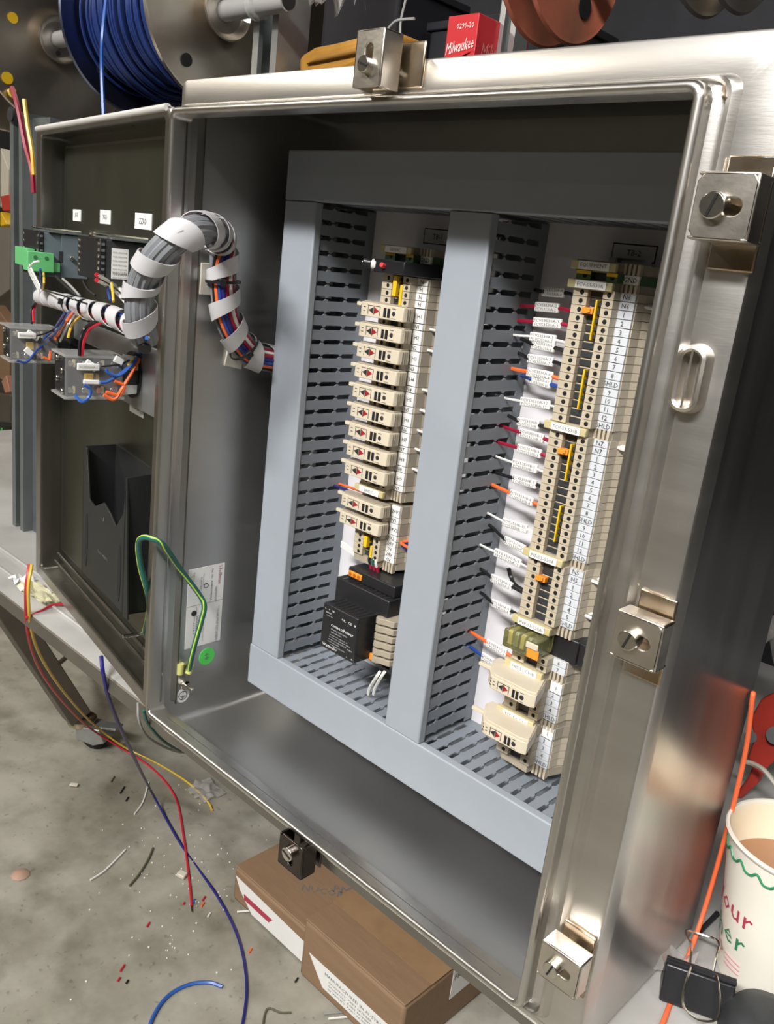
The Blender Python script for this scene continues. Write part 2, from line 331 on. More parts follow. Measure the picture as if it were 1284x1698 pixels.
def clamp(cx, cz, outd, W_=0.033, H_=0.033, dep=0.026, mtb=M_clamp, name='clamp', label=None, slotoff=-0.3, plate_in=0.028, plate_out=0.022):
    """U bracket with a slotted cheese-head screw; outd points away from the opening."""
    o = V((cx, YF, cz)); u = V(outd).normalized(); v_ = u.cross(Y).normalized(); yf = YF - dep
    root = bpy.data.objects.new(name, None); root.empty_display_size = 0.01; C.objects.link(root); root.parent = enc
    root.location = o - ORG[enc.name]; ORG[root.name] = o
    if label: root['label'] = label
    t = 0.0018; c = o + Y * (yf - YF)
    # front plate with a slot: ring of a rounded slot in a rectangle
    hu, hv = W_ / 2, H_ / 2; N = 24; inner = []; outer = []
    sl, sr = W_ * 0.17, H_ * 0.125
    for j in range(N):
        th = 2 * math.pi * (j + 0.5) / N; cu_, sv = math.cos(th), math.sin(th)
        inner.append((cu_ * sr + (sl if cu_ > 0 else -sl), sv * sr))
        k = 1 / max(abs(cu_) / hu, abs(sv) / hv); outer.append((cu_ * k, sv * k))
    def pt(q, y): return c + u * q[0] + v_ * q[1] + Y * y
    m_ = MB(); vs = [pt(q, 0) for q in outer] + [pt(q, 0) for q in inner] + [pt(q, t) for q in outer] + [pt(q, t) for q in inner]; fs = []
    for j in range(N):
        q = (j + 1) % N
        fs += [(j, q, N + q, N + j), (2 * N + q, 2 * N + j, 3 * N + j, 3 * N + q), (N + j, N + q, 3 * N + q, 3 * N + j), (q, j, 2 * N + j, 2 * N + q)]
    m_.add(vs, fs)
    for s in (-1, 1):                                  # the two bent cheeks
        m_.obox(c + v_ * s * (hv - t / 2) + Y * (dep * 0.36), u * hu, v_ * (t / 2), Y * (dep * 0.36))
    # hook that grips the door edge, on the inner side
    m_.obox(c + u * (hu - t / 2) + Y * (dep * 0.3), u * (t / 2), v_ * hv, Y * (dep * 0.3))
    br = m_.build('clamp_bracket', mtb, root, bev=0.0007)
    sc_ = c + u * (W_ * slotoff * 0.4); s2 = MB(); s2.cyl(sc_ + Y * 0.0035, sc_ - Y * 0.0045, H_ * 0.205, 20); so = s2.build('screw_head', M_screw, root, bev=0.0006)
    s3 = MB().obox(sc_ - Y * 0.0046, (v_ + u * 0.35).normalized() * (H_ * 0.17), (u - v_ * 0.35).normalized() * 0.0006, Y * 0.0004); s3.build('screw_slot', M_dark, root)
    s4 = MB().cyl(sc_ + Y * 0.0036, o + u * (W_ * slotoff * 0.4), H_ * 0.10, 14); s4.build('screw_shank', M_screw, root)
    pl = MB().obox(o + Y * (-0.0012) + v_ * (plate_in - plate_out) / 2, u * (W_ * 0.40), v_ * ((plate_in + plate_out) / 2), Y * 0.0011)
    pl.build('weld_plate', M_heat if mtb is M_clamp else mtb, root, bev=0.0009)
    return root
clamp(0.4905, 0.5045, X, 0.030, 0.031, 0.024, label='clamp near the top right corner of the opening', plate_in=0.026, plate_out=0.028)
clamp(0.4910, 0.2790, X, 0.028, 0.028, 0.019, label='clamp halfway down the right flange', plate_in=0.024, plate_out=0.028)
clamp(0.4870, 0.0540, X, 0.029, 0.026, 0.021, label='clamp near the bottom right corner', plate_in=0.020, plate_out=0.026)
clamp(0.2400, 0.5830, Z, 0.034, 0.025, 0.024, label='clamp on the top flange', plate_in=0.028, plate_out=0.028)
clamp(0.2380, -0.0180, -Z, 0.030, 0.030, 0.022, mtb=M_clampd, label='dark clamp under the bottom lip', plate_in=0.016, plate_out=0.022)
# padlock staple on the right flange
hs = bpy.data.objects.new('padlock_staple', None); C.objects.link(hs); hs.parent = enc; so = V((0.4835, YF, 0.4215)); hs.location = so - ORG[enc.name]; ORG[hs.name] = so
mb = MB(); N = 28; vs = []; fs = []
for j in range(N):
    th = 2 * math.pi * j / N; c_, s_ = math.cos(th), math.sin(th)
    for rx, dy in ((0.0092, 0), (0.0080, -0.0078), (0.0062, -0.0085), (0.0047, -0.0075), (0.0047, 0)):
        vs.append(so + V((c_ * rx, dy, s_ * rx * 0.9 + (0.0100 if s_ > 0 else -0.0100))))
for j in range(N):
    q = (j + 1) % N
    for k in range(4): fs.append((j * 5 + k, j * 5 + k + 1, q * 5 + k + 1, q * 5 + k))
mb.add(vs, fs); mb.build('staple_loop', M_clamp, hs)
MB().obox(so + V((0, -0.004, 0)), X * 0.0006, Y * 0.004, Z * 0.016).build('staple_web', M_clamp, hs)
# ------- stickers and ground stud inside the left wall
XW = XL + 0.0022
def wallpt(px, py): return P(px, py, 'x', XW)
# ground stud with nut, lug
g0 = wallpt(303, 1133)
gs = bpy.data.objects.new('ground_stud', None); C.objects.link(gs); gs.parent = enc; gs.location = g0 - ORG[enc.name]; ORG[gs.name] = g0
MB().cyl(g0 - X * 0.001, g0 + X * 0.019, 0.0024, 12).build('threaded_stud', M_screw, gs, bev=0.0004)
MB().cyl(g0, g0 + X * 0.0045, 0.0048, 6).build('hex_nut', M_screw, gs, bev=0.0003)
sk = thing('data_label_sticker', 'white manufacturer data sticker stuck upright on the inner left wall', 'sticker', wallpt(340, 1010))
a, b, c, d = [wallpt(*p) for p in ((313, 945), (373, 934), (361, 1068), (303, 1078))]
y0, y1, z0, z1 = a.y, b.y, d.z, a.z
MB().box(XW, XW + 0.0004, y0, y1, z0, z1).build('label_sheet', M_paper, sk, bev=0.0001)
def vt(s, fy, fz, h, wd, mt):       # lettering that reads downwards
    yy = y0 + (y1 - y0) * fy; zz = z0 + (z1 - z0) * fz
    text(s, (XW + 0.0006, yy, zz), -Z, Y, h, mt, sk, width=wd)
vt('Hoffman', 0.88, 0.86, 0.0042, 0.020, M_redink)
vt('Cat. No. A24H2008SSLP', 0.66, 0.76, 0.0022, 0.036, M_ink)
for fy, fz, s, wd in ((0.80, 0.62, 'ENCLOSURE INDUSTRIAL CONTROL', 0.018), (0.77, 0.62, 'PANEL TYPE 4, 4X, 12, 13', 0.016), (0.90, 0.22, 'FOR USE ON A FLAT SURFACE', 0.042), (0.86, 0.22, 'COMPLETED EQUIPMENT', 0.038), (0.42, 0.84, 'Hoffman Enclosures Inc.', 0.014), (0.36, 0.72, 'RATED TYPE', 0.028), (0.15, 0.84, 'Tightening torque', 0.020), (0.08, 0.84, 'CLAMP 12 in-lb', 0.014), (0.34, 0.28, 'STANDARD', 0.022), (0.30, 0.28, 'MATERIAL', 0.020), (0.22, 0.30, 'FINISH', 0.022), (0.48, 0.22, 'INSTALL PER INSTRUCTIONS', 0.03)):
    vt(s, fy, fz, 0.0015, wd, M_inkg)
for fy in (0.02,): MB().box(XW + .0004, XW + .0006, y0 + .012, y0 + .0122, z0, z0 + .045).build('ruled_line', M_inkg, sk)
MB().box(XW + .0004, XW + .0006, y0, y1, z0 + .047, z0 + .0472).build('ruled_line', M_inkg, sk)
q = V((XW + .0005, y0 + (y1 - y0) * .50, z0 + (z1 - z0) * .76)); MB().lathe([(0.0028, 0), (0.0028, .0002), (0.0022, .0002), (0.0022, 0)], q, X, 24, True).build('ring_mark', M_ink, sk)
q = V((XW + .0005, y0 + (y1 - y0) * .20, z0 + (z1 - z0) * .44)); MB().cyl(q, q + X * .0002, 0.0032, 20).build('ring_mark', M_ink, sk)
gd = wallpt(343, 1088); dt = thing('green_dot_sticker', 'round green sticker with 60 handwritten on it', 'sticker', gd)
MB().cyl(gd, gd + X * 0.0004, 0.0098, 28).build('sticker_disc', M_gsk, dt)
text('60', gd + X * 0.0006, -Z, Y, 0.006, M_inkg, dt)
gd = wallpt(303, 1153); dt = thing('ground_symbol_sticker', 'small white round sticker with earth symbol below the ground stud', 'sticker', gd)
MB().cyl(gd, gd + X * 0.0004, 0.0080, 28).build('sticker_disc', M_paper, dt)
MB().lathe([(0.0052, 0), (0.0052, .0003), (0.0045, .0003), (0.0045, 0)], gd + X * .0003, X, 24, True).build('ring_mark', M_ink, dt)
mb = MB(); e = gd + X * .0005
mb.obox(e + Z * .0018, Y * .0003, Z * .0022, X * .0001)
for i, hw in enumerate((.0032, .0020, .0010)): mb.obox(e - Z * (.0006 + .0013 * i), Y * hw, Z * .0003, X * .0001)
mb.build('earth_symbol', M_ink, dt)

# ------------------------------------------------------------------ back panel, ducts
bp_ = thing('back_panel', 'white painted mounting panel behind the grey wire ducts', 'panel', (0.25, YP + .002, 0.0))
MB().box(0.022, 0.486, YP, YP + 0.0025, 0.010, 0.553).build('panel_sheet', M_panel, bp_, bev=0.0008)
def panel_label(s, a, b, bw, tx=None):
    z_ = (a.z + b.z) / 2
    nm = thing('panel_marker', 'white strip marker reading %s with a black outline' % s, 'label', ((a.x + b.x) / 2, YP, min(a.z, b.z)))
    MB().box(a.x, b.x, YP - .0006, YP, b.z, a.z).build('marker_sheet', M_panel, nm)
    mb = MB()
    for (p0, p1, q0, q1) in ((a.x, b.x, a.z - bw, a.z), (a.x, b.x, b.z, b.z + bw), (a.x, a.x + bw * .6, b.z, a.z), (b.x - bw, b.x, b.z, a.z)): mb.box(p0, p1, YP - .0008, YP - .0005, q0, q1)
    mb.build('outline', M_ink, nm)
    text(s, (tx or (a.x + b.x) / 2, YP - .0009, z_), X, Z, (a.z - b.z) * .34, M_ink, nm)
panel_label('TB-2', P(1019, 402, 'y', YP), P(1087, 438, 'y', YP), .0010)
panel_label('TB-1', P(706, 378, 'y', YP), V((0.2150, 0, P(706, 404, 'y', YP).z)), .0009, P(727, 391, 'y', YP).x)

YC = 0.1063; ZDT, ZDB, ZT2, ZB2 = 0.5048, 0.0588, 0.5476, 0.0132
PITCH = 0.01335
def finger_poly(l0, l1, h):          # (along depth, across) outline of one finger
    L = l1 - l0; pts = []
    for s in (1, -1):
        seq = [(0, .75), (.035, 1), (.27, 1), (.30, 1.38), (.33, 1.38), (.36, 1), (.66, 1), (.69, 1.38), (.72, 1.38), (.75, 1), (.97, 1), (1, .75)]
        if s < 0: seq = seq[::-1]
        pts += [(l0 + L * a, s * h * b) for a, b in seq]
    return pts
FM = {}
def duct(name, label, x0, x1, z0, z1, vertical, slots):
    root = thing(name, label, 'wire duct', ((x0 + x1) / 2, YP, z0), 'grey slotted wire ducts in the enclosure')
    t = 0.0014; i_ = 0.0012
    if vertical:
        mb = MB().prism([(x0, YC + .008, z0), (x0, YC + .001, z0), (x0 + .001, YC, z0), (x1 - .001, YC, z0), (x1, YC + .001, z0), (x1, YC + .008, z0), (x1 - t, YC + .008, z0), (x1 - t, YC + t, z0), (x0 + t, YC + t, z0), (x0 + t, YC + .008, z0)], Z * (z1 - z0))
    else:
        mb = MB().prism([(x0, YC + .008, z0), (x0, YC + .001, z0), (x0, YC, z0 + .001), (x0, YC, z1 - .001), (x0, YC + .001, z1), (x0, YC + .008, z1), (x0, YC + .008, z1 - t), (x0, YC + t, z1 - t), (x0, YC + t, z0 + t), (x0, YC + .008, z0 + t)], X * (x1 - x0))
        mb.box(x0, x0 + t, YC + t, YC + .02, z0 + t, z1 - t)
    mb.build('duct_cover', M_duct, root, bev=0.0005)
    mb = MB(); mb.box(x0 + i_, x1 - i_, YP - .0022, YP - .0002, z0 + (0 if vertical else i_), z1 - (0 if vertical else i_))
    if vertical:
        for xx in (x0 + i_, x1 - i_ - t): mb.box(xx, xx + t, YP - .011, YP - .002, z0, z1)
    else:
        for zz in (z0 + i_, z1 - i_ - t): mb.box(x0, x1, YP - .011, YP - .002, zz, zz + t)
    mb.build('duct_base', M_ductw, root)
    a0, a1 = YC + .0035, YP - .0105
    poly = finger_poly(a0, a1, PITCH * .335)
    for side in slots:
        lo, hi = (z0, z1) if vertical else (x0, x1); n = int((hi - lo) / PITCH); off = (hi - lo - n * PITCH) / 2 + lo + PITCH / 2
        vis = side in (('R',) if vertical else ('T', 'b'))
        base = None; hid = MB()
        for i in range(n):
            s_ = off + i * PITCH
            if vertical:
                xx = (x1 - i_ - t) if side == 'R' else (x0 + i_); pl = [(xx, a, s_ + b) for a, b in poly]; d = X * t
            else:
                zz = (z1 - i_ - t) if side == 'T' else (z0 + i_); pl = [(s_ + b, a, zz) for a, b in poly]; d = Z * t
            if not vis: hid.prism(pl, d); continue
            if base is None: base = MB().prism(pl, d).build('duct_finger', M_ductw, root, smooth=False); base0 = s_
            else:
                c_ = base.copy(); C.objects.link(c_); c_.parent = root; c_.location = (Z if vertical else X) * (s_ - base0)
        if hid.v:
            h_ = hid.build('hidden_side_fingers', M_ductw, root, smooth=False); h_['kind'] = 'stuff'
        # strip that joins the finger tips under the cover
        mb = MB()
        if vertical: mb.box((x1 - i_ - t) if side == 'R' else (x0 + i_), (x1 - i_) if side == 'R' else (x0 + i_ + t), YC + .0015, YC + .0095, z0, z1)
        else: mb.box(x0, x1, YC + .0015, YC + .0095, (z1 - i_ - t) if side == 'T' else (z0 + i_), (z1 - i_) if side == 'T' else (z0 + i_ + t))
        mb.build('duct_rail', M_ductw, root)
    return root
duct('wire_duct', 'grey upright wire duct at the left end of the panel', 0.0247, 0.0682, ZDB + .0006, ZDT - .0006, True, 'LR')
duct('wire_duct', 'grey upright wire duct in the middle between the terminal strips', 0.2229, 0.2648, ZDB + .0006, ZDT - .0006, True, 'LR')
duct('wire_duct', 'grey horizontal wire duct along the top of the panel', 0.0247, 0.4835, ZDT, ZT2, False, 'b')
duct('wire_duct', 'grey horizontal wire duct along the bottom of the panel', 0.0235, 0.4835, ZB2, ZDB, False, 'T')
duct('wire_duct', 'grey upright wire duct hidden behind the right lip of the opening', 0.4400, 0.4835, ZDB + .0006, ZDT - .0006, True, 'L')

# ------------------------------------------------------------------ terminal strips
YT = 0.1365; YM = 0.1455
def rail(cx, z0, z1, which):
    r_ = thing('din_rail', 'slotted steel mounting rail behind the %s terminal strip' % which, 'rail', (cx, YP, z0))
    MB().prism([(cx - .0175, YP - .0065, z0), (cx - .0175, YP - .0075, z0), (cx - .012, YP - .0075, z0), (cx - .012, YP - .0012, z0), (cx + .012, YP - .0012, z0), (cx + .012, YP - .0075, z0), (cx + .0175, YP - .0075, z0), (cx + .0175, YP - .0065, z0), (cx + .011, YP - .0065, z0), (cx + .011, YP - .0001, z0), (cx - .011, YP - .0001, z0), (cx - .011, YP - .0065, z0)], Z * (z1 - z0)).build('rail_profile', M_galv, r_)
CX1, CX2 = 0.1490, 0.3440
rail(CX1, 0.066, P(991.3, 441.5, 'y', YT).z * 0 + 0.474, 'left'); rail(CX2, 0.064, 0.484, 'right')
def block_profile(cx, z):
    o = [(-.0190, YT), (-.0155, YT), (-.0068, YT), (-.0066, YT + .0055), (.0056, YT + .0055), (.0058, YT), (.0148, YT), (.0150, YM + .0020), (.0275, YM + .0020), (.0285, .158), (.0330, .1665), (.0330, YP - .0080), (.0182, YP - .0080), (-.0182, YP - .0080), (-.0300, YP - .0080), (-.0300, .163), (-.0245, .149)]
    return [(cx + a, b, z) for a, b in o]
def terminal(cx, z, h, lab, cat_group, mark, mtb=M_beige, mtype='white', name='terminal_block', mx=.0130):
    """one terminal block: z = centre height, h = thickness"""
    r_ = thing(name, lab, 'terminal block', (cx, YP - .008, z - h / 2), cat_group)
    MB().prism(block_profile(cx, z - h / 2 + .0002), Z * (h - .0004)).build('block_body', mtb, r_, smooth=False)
    for s, nm in ((-.0117, 0), (.0107, 0)):
        hr = min(.0021, h * .40)
        MB().lathe([(hr, -.0002), (hr * .8, .0001), (0.00005, .0001)], V((cx + s, YT, z)), -Y, 14).build('screw_hole', M_dark, r_)
    MB().box(cx - .0064, cx + .0054, YT + .0040, YT + .0054, z - h * .33, z + h * .33).build('bridge_slot', M_blk2, r_, smooth=False)
    if mark is not None:
        mk = MB().box(cx + mx, cx + .0268, YM - .0003, YM + .0022, z - h * .46, z + h * .46).build('marker_tag', M_mark if mtype != 'white' else M_white, r_, bev=.0002)
        text(mark, (cx + (mx + .0275) / 2, YM - .0006, z), X, Z, min(.0036, h * .72), M_ink, mk)
    return r_
def zmark(px, py): return P(px, py, 'y', YM).z
ORDN = ['first', 'second', 'third', 'fourth', 'fifth', 'sixth', 'seventh', 'eighth', 'ninth', 'tenth', 'eleventh', 'twelfth', 'thirteenth', 'fourteenth', 'fifteenth', 'sixteenth']
def run(cx, marks, za, zb, where, group):
    """za, zb: centre heights of the first and last block"""
    n = len(marks); p = (za - zb) / (n - 1); out = []
    for i, mk in enumerate(marks):
        z = za - p * i; dup_ = marks.count(mk) > 1
        nth = marks[:i].count(mk)
        if dup_:
            if mk == 'SHLD': extra = ', just below the block marked %s' % marks[i - 1]
            else: extra = ', %s of the two marked so' % ('upper' if nth == 0 else 'lower')
        else: extra = ''
        out.append((terminal(cx, z, p, 'beige terminal block marked %s, %s from the top in the %s' % (mk, ORDN[i], where), group, mk, mtype='grey'), z))
    return out, p
A16 = ['N6', 'N6', '1', '2', '3', '4', '5', '6', '7', '8', 'SHLD', '9', '10', '11', '12', 'SHLD']
B16 = ['N7', 'N7'] + A16[2:]
GA = 'beige terminal blocks of the right strip'
r1, p1 = run(CX2, A16, zmark(1038, 493), zmark(995, 705), 'uppermost right run', GA)
r2, p2 = run(CX2, B16, zmark(991, 734), zmark(958, 924.5), 'second right run', GA)
r3, p3 = run(CX2, ['N5', 'N5', '1', '2', '3', '4', '5', 'SHLD'], zmark(953, 948), zmark(937, 1034.5), 'third right run', GA)
r4, p4 = run(CX2, ['6', '7'], zmark(925.6, 1099), zmark(924, 1110.7), 'pair under the clear relay', GA)
def jumper(cx, ox, za, zb, lab, y=YT - .0012, grp='yellow jumper bars', mt=M_yel, hw=.0007):
    r_ = thing('jumper_bar', lab, 'jumper', (cx + ox, YT, zb), grp)
    MB().box(cx + ox - hw, cx + ox + hw, y, YT + .004, zb, za).build('bar_cap', mt, r_, bev=.0003)
    k = max(2, int((za - zb) / .0057)); mb = MB()
    for i in range(k): zc = zb + (za - zb) * (i + .5) / k; mb.box(cx + ox + .0007, cx + ox + .0032, YT + .0005, YT + .004, zc - .0013, zc + .0013)
    mb.build('contact_teeth', M_blk2, r_, smooth=False)
jumper(CX2, .0020, r1[1][1] + .002, r1[5][1] - .002, 'yellow jumper bar over blocks N6 to 4 of the uppermost right run')
jumper(CX2, .0020, r1[9][1] + .002, r1[13][1] - .003, 'yellow jumper bar over blocks 8 to 11 of the uppermost right run')
jumper(CX2, .0020, r2[1][1] + .002, r2[5][1] - .002, 'yellow jumper bar over blocks N7 to 4 of the second right run')
jumper(CX2, .0020, r2[9][1] + .002, r2[13][1] - .003, 'yellow jumper bar over blocks 8 to 11 of the second right run')
def plug(cx, z, lab):
    r_ = thing('test_plug', lab, 'plug', (cx - .003, YT, z - .0025), 'orange plugs in the terminal strip')
    MB().box(cx - .0085, cx + .0008, YT - .0022, YT + .003, z - .0022, z + .0022).build('plug_body', M_org, r_, bev=.0004)
    MB().box(cx - .0012, cx - .0008, YT - .0024, YT - .0020, z - .0018, z + .0018).build('plug_slot', M_ink, r_)
    MB().box(cx - .0030, cx - .0014, YT - .0024, YT - .0020, z - .0016, z - .0010).build('plug_slot', M_ink, r_)
plug(CX2, r1[2][1], 'orange plug in block 1 of the uppermost right run'); plug(CX2, r2[2][1] + .001, 'orange plug near the top of the second right run'); plug(CX2, r3[2][1] + .001, 'orange plug near the top of the third right run')

def bracket(cx, z, txt, lab, h=.0085, mt=M_brk, dark=False):
    r_ = thing('end_bracket', lab, 'end bracket', (cx, YP - .008, z - h / 2), 'end brackets with printed label holders')
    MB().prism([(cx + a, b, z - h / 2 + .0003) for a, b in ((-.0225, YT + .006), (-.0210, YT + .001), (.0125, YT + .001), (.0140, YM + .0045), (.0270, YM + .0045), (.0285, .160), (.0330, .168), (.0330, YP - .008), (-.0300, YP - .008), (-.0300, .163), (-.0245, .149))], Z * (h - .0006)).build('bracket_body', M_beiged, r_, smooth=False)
    hz = .0030
    MB().box(cx - .0235, cx + .0135, YT - .0028, YT + .0010, z - hz, z + hz).build('label_holder', mt, r_, bev=.0005)
    lb = MB().box(cx - .0165, cx + .0090, YT - .0038, YT - .0026, z - hz * .95, z + hz * .95).build('label_strip', M_white, r_, bev=.0003)
    text(txt, (cx - .0037, YT - .0041, z), X, Z, .0028, M_inkg, lb, width=.0215 if len(txt) > 6 else None)
    for k in range(4): MB().box(cx + .0135 + k * .0036, cx + .0156 + k * .0036, YM - .0004, YM + .0046, z - h * .47, z + h * .47).build('grip_rib', M_beige, r_, smooth=False)
def zlab(px, py): return P(px, py, 'y', YT - .004).z
bracket(CX2, zlab(991.3, 441.5), 'EQUIPMENT', 'end bracket labelled EQUIPMENT at the top of the right strip')
zz = zmark(1042, 463.7)
def ground_block(cx, z, h, lab):
    r_ = terminal(cx, z, h, lab, 'green and yellow ground blocks', 'GND', M_gy, name='ground_terminal')
    MB().box(cx - .0188, cx - .0070, YT - .0004, YT + .002, z + h * .12, z + h * .47).build('yellow_stripe', M_yel, r_, smooth=False)
    MB().box(cx + .0060, cx + .0146, YT - .0004, YT + .002, z + h * .12, z + h * .47).build('yellow_stripe', M_yel, r_, smooth=False)
ground_block(CX2, (zlab(991.3, 441.5) + zlab(981, 473)) / 2 - .0002, .0068, 'green and yellow ground block under the EQUIPMENT bracket')
bracket(CX2, zlab(981, 473), 'FCV-53-530A', 'end bracket labelled FCV-53-530A above the uppermost right run', h=.0080)
bracket(CX2, (r1[-1][1] + r2[0][1]) / 2, 'FCV-53-530B', 'end bracket labelled FCV-53-530B between the first two right runs')
bracket(CX2, (r2[-1][1] + r3[0][1]) / 2, 'FIT-53-530A', 'end bracket labelled FIT-53-530A above the third right run')
zb3 = r3[-1][1] - .0075
bracket(CX2, zb3, 'PVP-53-530A', 'end bracket labelled PVP-53-530A just above the clear relay')
zb4 = r4[-1][1] - .0068
bracket(CX2, zb4, 'HIT-53-530B', 'end bracket labelled HIT-53-530B above the upper large lever')
# relay between
zr = (zb3 + r4[0][1]) / 2 - .0005
rl = thing('relay', 'clear yellow plug-in relay with an orange latch on a black base', 'relay', (CX2, YP, zr - .012))
MB().box(CX2 - .029, CX2 + .033, .1480, YP - .0078, zr - .0108, zr + .0098).build('relay_socket', M_blk, rl, bev=.001)
MB().box(CX2 + .0150, CX2 + .060, .150, YP - .006, zr - .0100, zr + .0090).build('relay_foot', M_blk, rl, bev=.001)
MB().box(CX2 - .0215, CX2 + .0110, YT - .014, .1478, zr - .0080, zr + .0078).build('clear_cover', M_cleary, rl, bev=.0015)
for k in range(4): MB().box(CX2 - .0180 + k * .0060, CX2 - .0140 + k * .0060, YT - .010, .1465, zr - .0050, zr + .0050).build('relay_contact', M_galv if k % 2 else M_brk, rl, bev=.0005)
MB().box(CX2 + .0035, CX2 + .0145, YT - .0155, YT - .0145, zr - .0070, zr + .0010).build('latch_plate', M_org, rl, bev=.0008)
MB().box(CX2 + .0020, CX2 + .0135, YT - .0165, YT - .0150, zr + .0010, zr + .0062).build('cream_lever', M_beige2, rl, bev=.0008)

def lever(cx, z, h, parent, big):
    """fuse lever housing that juts out in front of a fuse block"""
    fy = 0.1265 if not big else 0.1080; L = -.0320 if not big else -.0165; Rr = .0195 if not big else .0225; W_ = Rr - L
    base = [(L - .0010, YT + .004), (L - .0050, YT + .001), (L - .0045, fy + .0075), (L - .0025, fy + .0030), (L, fy + .0004), (L + .0020, fy), (Rr - .0090, fy), (Rr - .0010, fy + .0012), (Rr, fy + .0030), (Rr, YT + .004)]
    lid = [(L - .0040, YT + .004), (L - .0035, fy + .0075), (L + .001, fy + .0025), (Rr - .0100, fy + .0018), (Rr - .0015, fy + .0050), (Rr - .0015, YT + .004)]
    if big:
        base = [(-.0330, .1405), (-.0345, .134), (-.0250, .117), (-.0175, .1090), (-.0150, fy), (.0200, fy), (.0255, fy + .0025), (.0195, .128), (.0145, .1405)]
        lid = [(-.0325, .1400), (-.0325, .133), (-.0230, .1175), (-.0150, .1110), (.0180, .1105), (.0240, .1135), (.0185, .128), (.0135, .1400)]
    lv = MB().prism([(cx + a, b, z - h / 2) for a, b in base], Z * h).build('fuse_lever', M_beige2, parent, bev=.0005)
    MB().box(cx + L - .0115 - (.012 if big else 0), cx + L - .0030 - (.008 if big else 0), fy + .0055 + (.008 if big else 0), fy + .0090 + (.008 if big else 0), z + h * .14, z + h * .42).build('lever_tab', M_beige2, lv, bev=.0004)
    MB().prism([(cx + a, b, z + h / 2) for a, b in lid], Z * .0011).build('lever_lid', M_beiged if not big else M_beige2, lv, bev=.0003)
    if not big:
      for k_ in range(3): MB().box(cx + Rr - .0002, cx + Rr + .0006, fy + .0045 + k_ * .0028, fy + .0056 + k_ * .0028, z - h * .42, z + h * .42).build('lever_rib', M_beiged, lv, smooth=False)
    y_ = fy - .0002; k = h / .0125
    def fx(f): return cx + L + W_ * f
    def tri(f0, f1, right, mt):
        zc = z - .0003; x0, x1 = fx(f0), fx(f1)
        pl = [(x0, y_, zc - .0030 * k), (x0, y_, zc + .0030 * k), (x1, y_, zc)] if right else [(x1, y_, zc - .0030 * k), (x1, y_, zc + .0030 * k), (x0, y_, zc)]
        MB().prism(pl, Y * .0003).build('diode_mark', mt, lv, smooth=False)
    tri(.19, .305, False, M_ink); tri(.325, .445, True, M_redink)
    mb = MB()
    for f in (.175, .315, .455): mb.box(fx(f), fx(f) + .0005, y_, fy, z - .0042 * k, z + .0040 * k)
    mb.box(fx(.165), fx(.47), y_, fy, z + .0036 * k, z + .0040 * k); mb.build('diode_frame', M_ink, lv, smooth=False)
    for f in (.55, .64): MB().box(fx(f), fx(f + .062), y_ - .0001, fy, z - .0044 * k, z + .0036 * k).build('fuse_window', M_dark, lv, smooth=False)
    MB().lathe([(.0023, -.0001), (.0016, .0003), (.0001, .0003)], V((fx(.785), fy, z - .0003)), -Y, 14).build('fuse_screw', M_ink, lv)
    mb = MB(); mb.box(fx(.745), fx(.825), y_, fy, z + .0036 * k, z + .0044 * k); mb.box(fx(.735), fx(.84), y_, fy, z - .0048 * k, z - .0043 * k); mb.build('fuse_legend', M_inkg, lv, smooth=False)
    mb = MB()
    for dz in (-.0030, .0002, .0030): mb.obox(V((cx + L - .0010, fy + .0013, z + dz * k)), V((.0009, -.0009, 0)), V((.0002, .0002, 0)), Z * .0005)
    for dz in (-.0015, .0018): mb.box(fx(.06), fx(.11), y_, fy, z + dz * k - .0003, z + dz * k + .0003)
    mb.build('vent_marks', M_ink, lv, smooth=False)
def fuse_block(cx, z, h, lab, group, mark, big=False):
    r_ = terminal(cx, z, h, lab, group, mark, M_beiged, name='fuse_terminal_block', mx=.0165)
    lever(cx, z, h - .0005 if not big else h - .0005, r_, big)
    return r_
# left strip -------------------------------------------------------
GL = 'terminal blocks of the left strip'; GF = 'fuse terminal blocks with diode symbols on the left strip'
def zl(px, py): return P(px, py, 'y', YM).z
bracket(CX1, zlab(660, 414), '120VAC', 'end bracket labelled 120VAC at the top of the left strip', h=.0075)
ground_block(CX1, zl(701, 431), .0068, 'green and yellow ground block under the 120VAC bracket')
zf = zl(701, 449)
fh = thing('fuse_holder', 'black fuse holder with a red lamp and knob sticking out to the left', 'fuse holder', (CX1, YP - .008, zf - .005))
MB().prism([(CX1 + a, b, zf - .0055) for a, b in ((-.0300, YP - .008), (-.0290, .150), (-.0210, .1255), (.0150, .1255), (.0300, .145), (.0330, .160), (.0330, YP - .008))], Z * .0110).build('holder_body', M_blk, fh, bev=.0008)
MB().cyl((CX1 - .008, .1262, zf), (CX1 - .008, .1215, zf + .001), .0022, 12).build('red_lamp', mat('red_lamp_plastic', (0.75, 0.06, 0.07), 0.3), fh, bev=.0004)
k0 = V((CX1 - .0200, .1290, zf + .0005)); kd = V((-.8, -.35, .06)).normalized()
MB().cyl(k0, k0 + kd * .0045, .0045, 16).build('white_ring', M_white, fh, bev=.0003); MB().cyl(k0 + kd * .0045, k0 + kd * .0125, .0042, 16).build('black_knob', M_blk, fh, bev=.0006)
MB().cyl(k0 + kd * .0125, k0 + kd * .0138, .0016, 10).build('knob_screw', M_screw, fh)
ztop4, zbot4 = zl(702, 468), zl(694, 505)
t4 = []
for i, mk in enumerate(('N', 'H', 'N', 'H')):
    z = ztop4 + (zbot4 - ztop4) * i / 3
    t4.append(terminal(CX1, z, (ztop4 - zbot4) / 3, 'beige terminal block marked %s, %s of the four under the black fuse holder' % (mk, ('top', 'second', 'third', 'bottom')[i]), GL, mk))
